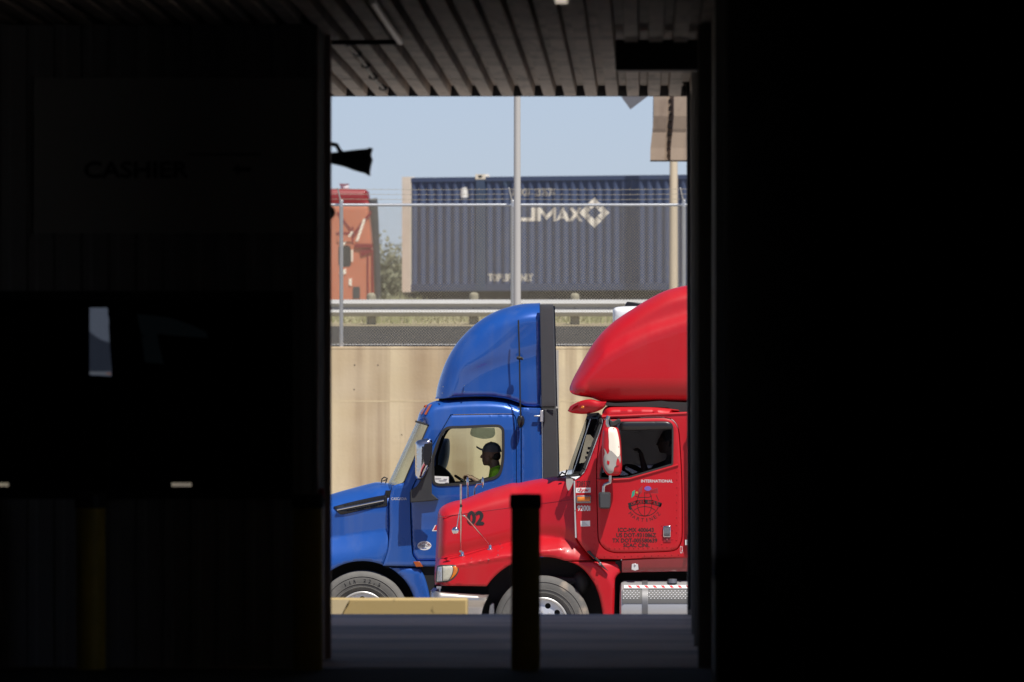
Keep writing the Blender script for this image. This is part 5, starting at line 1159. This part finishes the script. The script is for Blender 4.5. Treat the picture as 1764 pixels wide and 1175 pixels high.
b = MB(); b.pprism([(185, 516), (196, 516), (206, 716), (190, 716), (192, 640), (187, 560), (190, 548), (186, 545)], YM-.02, .06); b.pprism([(60, 500), (154, 518), (154, 720), (60, 720)], YM-.03, .05); b.pprism([(150, 516), (188, 516), (186, 530), (154, 530)], YM-.02, .05); b.pprism([(155, 646), (192, 648), (194, 660), (155, 660)], YM-.015, .04); b.build('bezel', 'matte', t)
b = MB(); b.pbox(160, 660, 186, 860, YM+.04, .04); b.pbox(140, 856, 206, 874, YM-.05, .2); b.build('stand', 'matte', t)
t = thing('monitor_or_reflection', P(330, 716, YM+.1), 'added dim panel glowing like a faint reflection in the cashier window', 'monitor', 'monitor and added reflection panel inside the cashier booth')  # added screen; its glow stands in for a window reflection
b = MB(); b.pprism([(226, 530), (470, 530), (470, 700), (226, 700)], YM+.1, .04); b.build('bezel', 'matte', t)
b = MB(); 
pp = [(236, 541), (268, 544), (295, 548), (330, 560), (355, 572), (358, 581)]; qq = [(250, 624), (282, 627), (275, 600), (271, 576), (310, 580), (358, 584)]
b.pprism([(236, 541), (268, 544), (295, 548), (330, 560), (355, 572), (358, 582), (310, 579), (270, 575), (271.2, 580), (250, 580), (243, 575)], YM+.095, .004); b.pprism([(244, 580), (271.5, 580), (275, 600), (282, 627), (250, 624)], YM+.095, .004); b.build('screen', 'reflglow', t, False)  # faint glow standing in for the window reflection
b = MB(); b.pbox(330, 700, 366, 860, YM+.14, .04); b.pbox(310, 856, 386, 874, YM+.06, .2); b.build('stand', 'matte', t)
# floodlight on the booth corner
YFL = 72.0
t = thing('floodlight', P(570, 270, YFL), 'black flared floodlight sticking out from the booth corner against the sky', 'floodlight')
panel('housing', [(520, 262, 1), (568, 262.5), (586, 261), (610, 258), (632, 256, 1), (636, 254, 1), (641, 255, 1), (638, 266), (640.5, 274), (638, 284), (636, 297), (637, 301, 1), (633, 301.5, 1), (628, 298, 1), (610, 293), (590, 286), (568, 281), (520, 274, 1)], YFL-.12, 'black', t, const(4, .03), thick=.24, step=6)
b = MB(); b.tube([P(520, 250, YFL), P(570, 248, YFL), P(580, 250, YFL), P(584, 258, YFL), P(590, 264, YFL)], .013, 8); b.build('bracket', 'black', t)
b = MB(); b.box((xr-.06, YBB-.02, P(0, 290, YFL).z), (P(540, 0, YFL).x, YFL+.05, P(0, 245, YFL).z)); b.build('mount', 'black', t)
t = tag(MB().ball(P(565, 366, 69.25), (.045, .045, .045), 14, 10).cone(P(565, 366, 69.25), P(545, 366, 69.2), .02, .02, 8).build('junction_knob', 'black'), 'round black junction knob on the booth corner', 'junction box')
t = thing('warning_lamp', P(553, 852, 67.2), 'small red warning lamp on the booth corner above the yellow bollard', 'lamp')
c = P(552, 850, 67.5); b = MB(); b.lathe(c, [(0, .03), (.018, .028), (.026, .01), (.026, -.03)], 'z', 14); b.build('red_lens', 'red', t)
b = MB(); b.lathe(c, [(.03, -.03), (.03, -.05), (0, -.05)], 'z', 14); b.cone(c+Vector((0, 0, -.04)), (xr, c.y, c.z-.04), .012, .012, 8); b.build('lamp_base', 'black', t)

# ------------------------------------------------------------------ bollards
def bollard(x, y, h, label, src=[None]):
    if src[0] is None:
        o = thing('bollard', (x, y, 0), label, 'bollard', 'yellow bollards with black caps')
        b = MB(); b.lathe((x, y, 0), [(.085, 0), (.085, .95)], 'z', 28); b.build('post', 'yellow', o)
        b = MB(); b.lathe((x, y, 0), [(.085, .94), (.0935, .94), (.0935, 1.005), (.088, 1.022), (0, 1.026)], 'z', 28); b.build('cap', 'black', o)
        src[0] = o; return o
    c = copy_thing(src[0], (x-src[0].location.x, y-src[0].location.y, 0)); c['label'] = label; return c
bollard(P(905.5, 0, 66.2).x, 66.2, 1, 'black capped bollard standing alone in front of the red truck hood')
bollard(P(157, 0, 66.2).x, 66.2, 1, 'yellow bollard in front of the booth, left below the monitor')
bollard(P(530, 0, 66.2).x, 66.2, 1, 'yellow bollard at the booth corner beside the passage')
bollard(.345, 41.0, 1, 'bollard beside the right wall, first after the passage opening')
bollard(.36, 36.0, 1, 'bollard beside the right wall, in the middle of its row')
bollard(.40, 30.5, 1, 'bollard beside the right wall, closest to the viewer')

# ------------------------------------------------------------------ yellow barrier just outside the dock edge
YY = 85.6; t = thing('concrete_barrier', (P(690, 0, YY).x, YY+.2, ZG), 'faded yellow concrete barrier block just beyond the dock edge', 'barrier')
zb = P(0, 1031.5, YY).z; x0, x1 = P(520, 0, YY).x, P(805, 0, YY).x
b = MB(); b.add([(x0, YY, ZG+.25), (x1, YY, ZG+.25), (x1, YY+.02, zb), (x0, YY+.02, zb), (x0, YY+.5, ZG+.25), (x1, YY+.5, ZG+.25), (x1, YY+.48, zb), (x0, YY+.48, zb)], [(0, 1, 2, 3), (5, 4, 7, 6), (3, 2, 6, 7), (1, 5, 6, 2), (4, 0, 3, 7), (0, 4, 5, 1)]); b.build('block', 'barrier', t, bevel=.015)
b = MB(); b.pprism([(530, 1033), (603, 1033), (598, 1040), (586, 1064), (530, 1064)], YY-.0006, .02); b.build('pale_patch', 'patchy', t)  # paler patch over the left end of the block
b = MB(); b.box((x0-.05, YY-.12, ZG), (x1+.05, YY+.62, ZG+.25)); b.build('foot', 'barrier', t, bevel=.02)
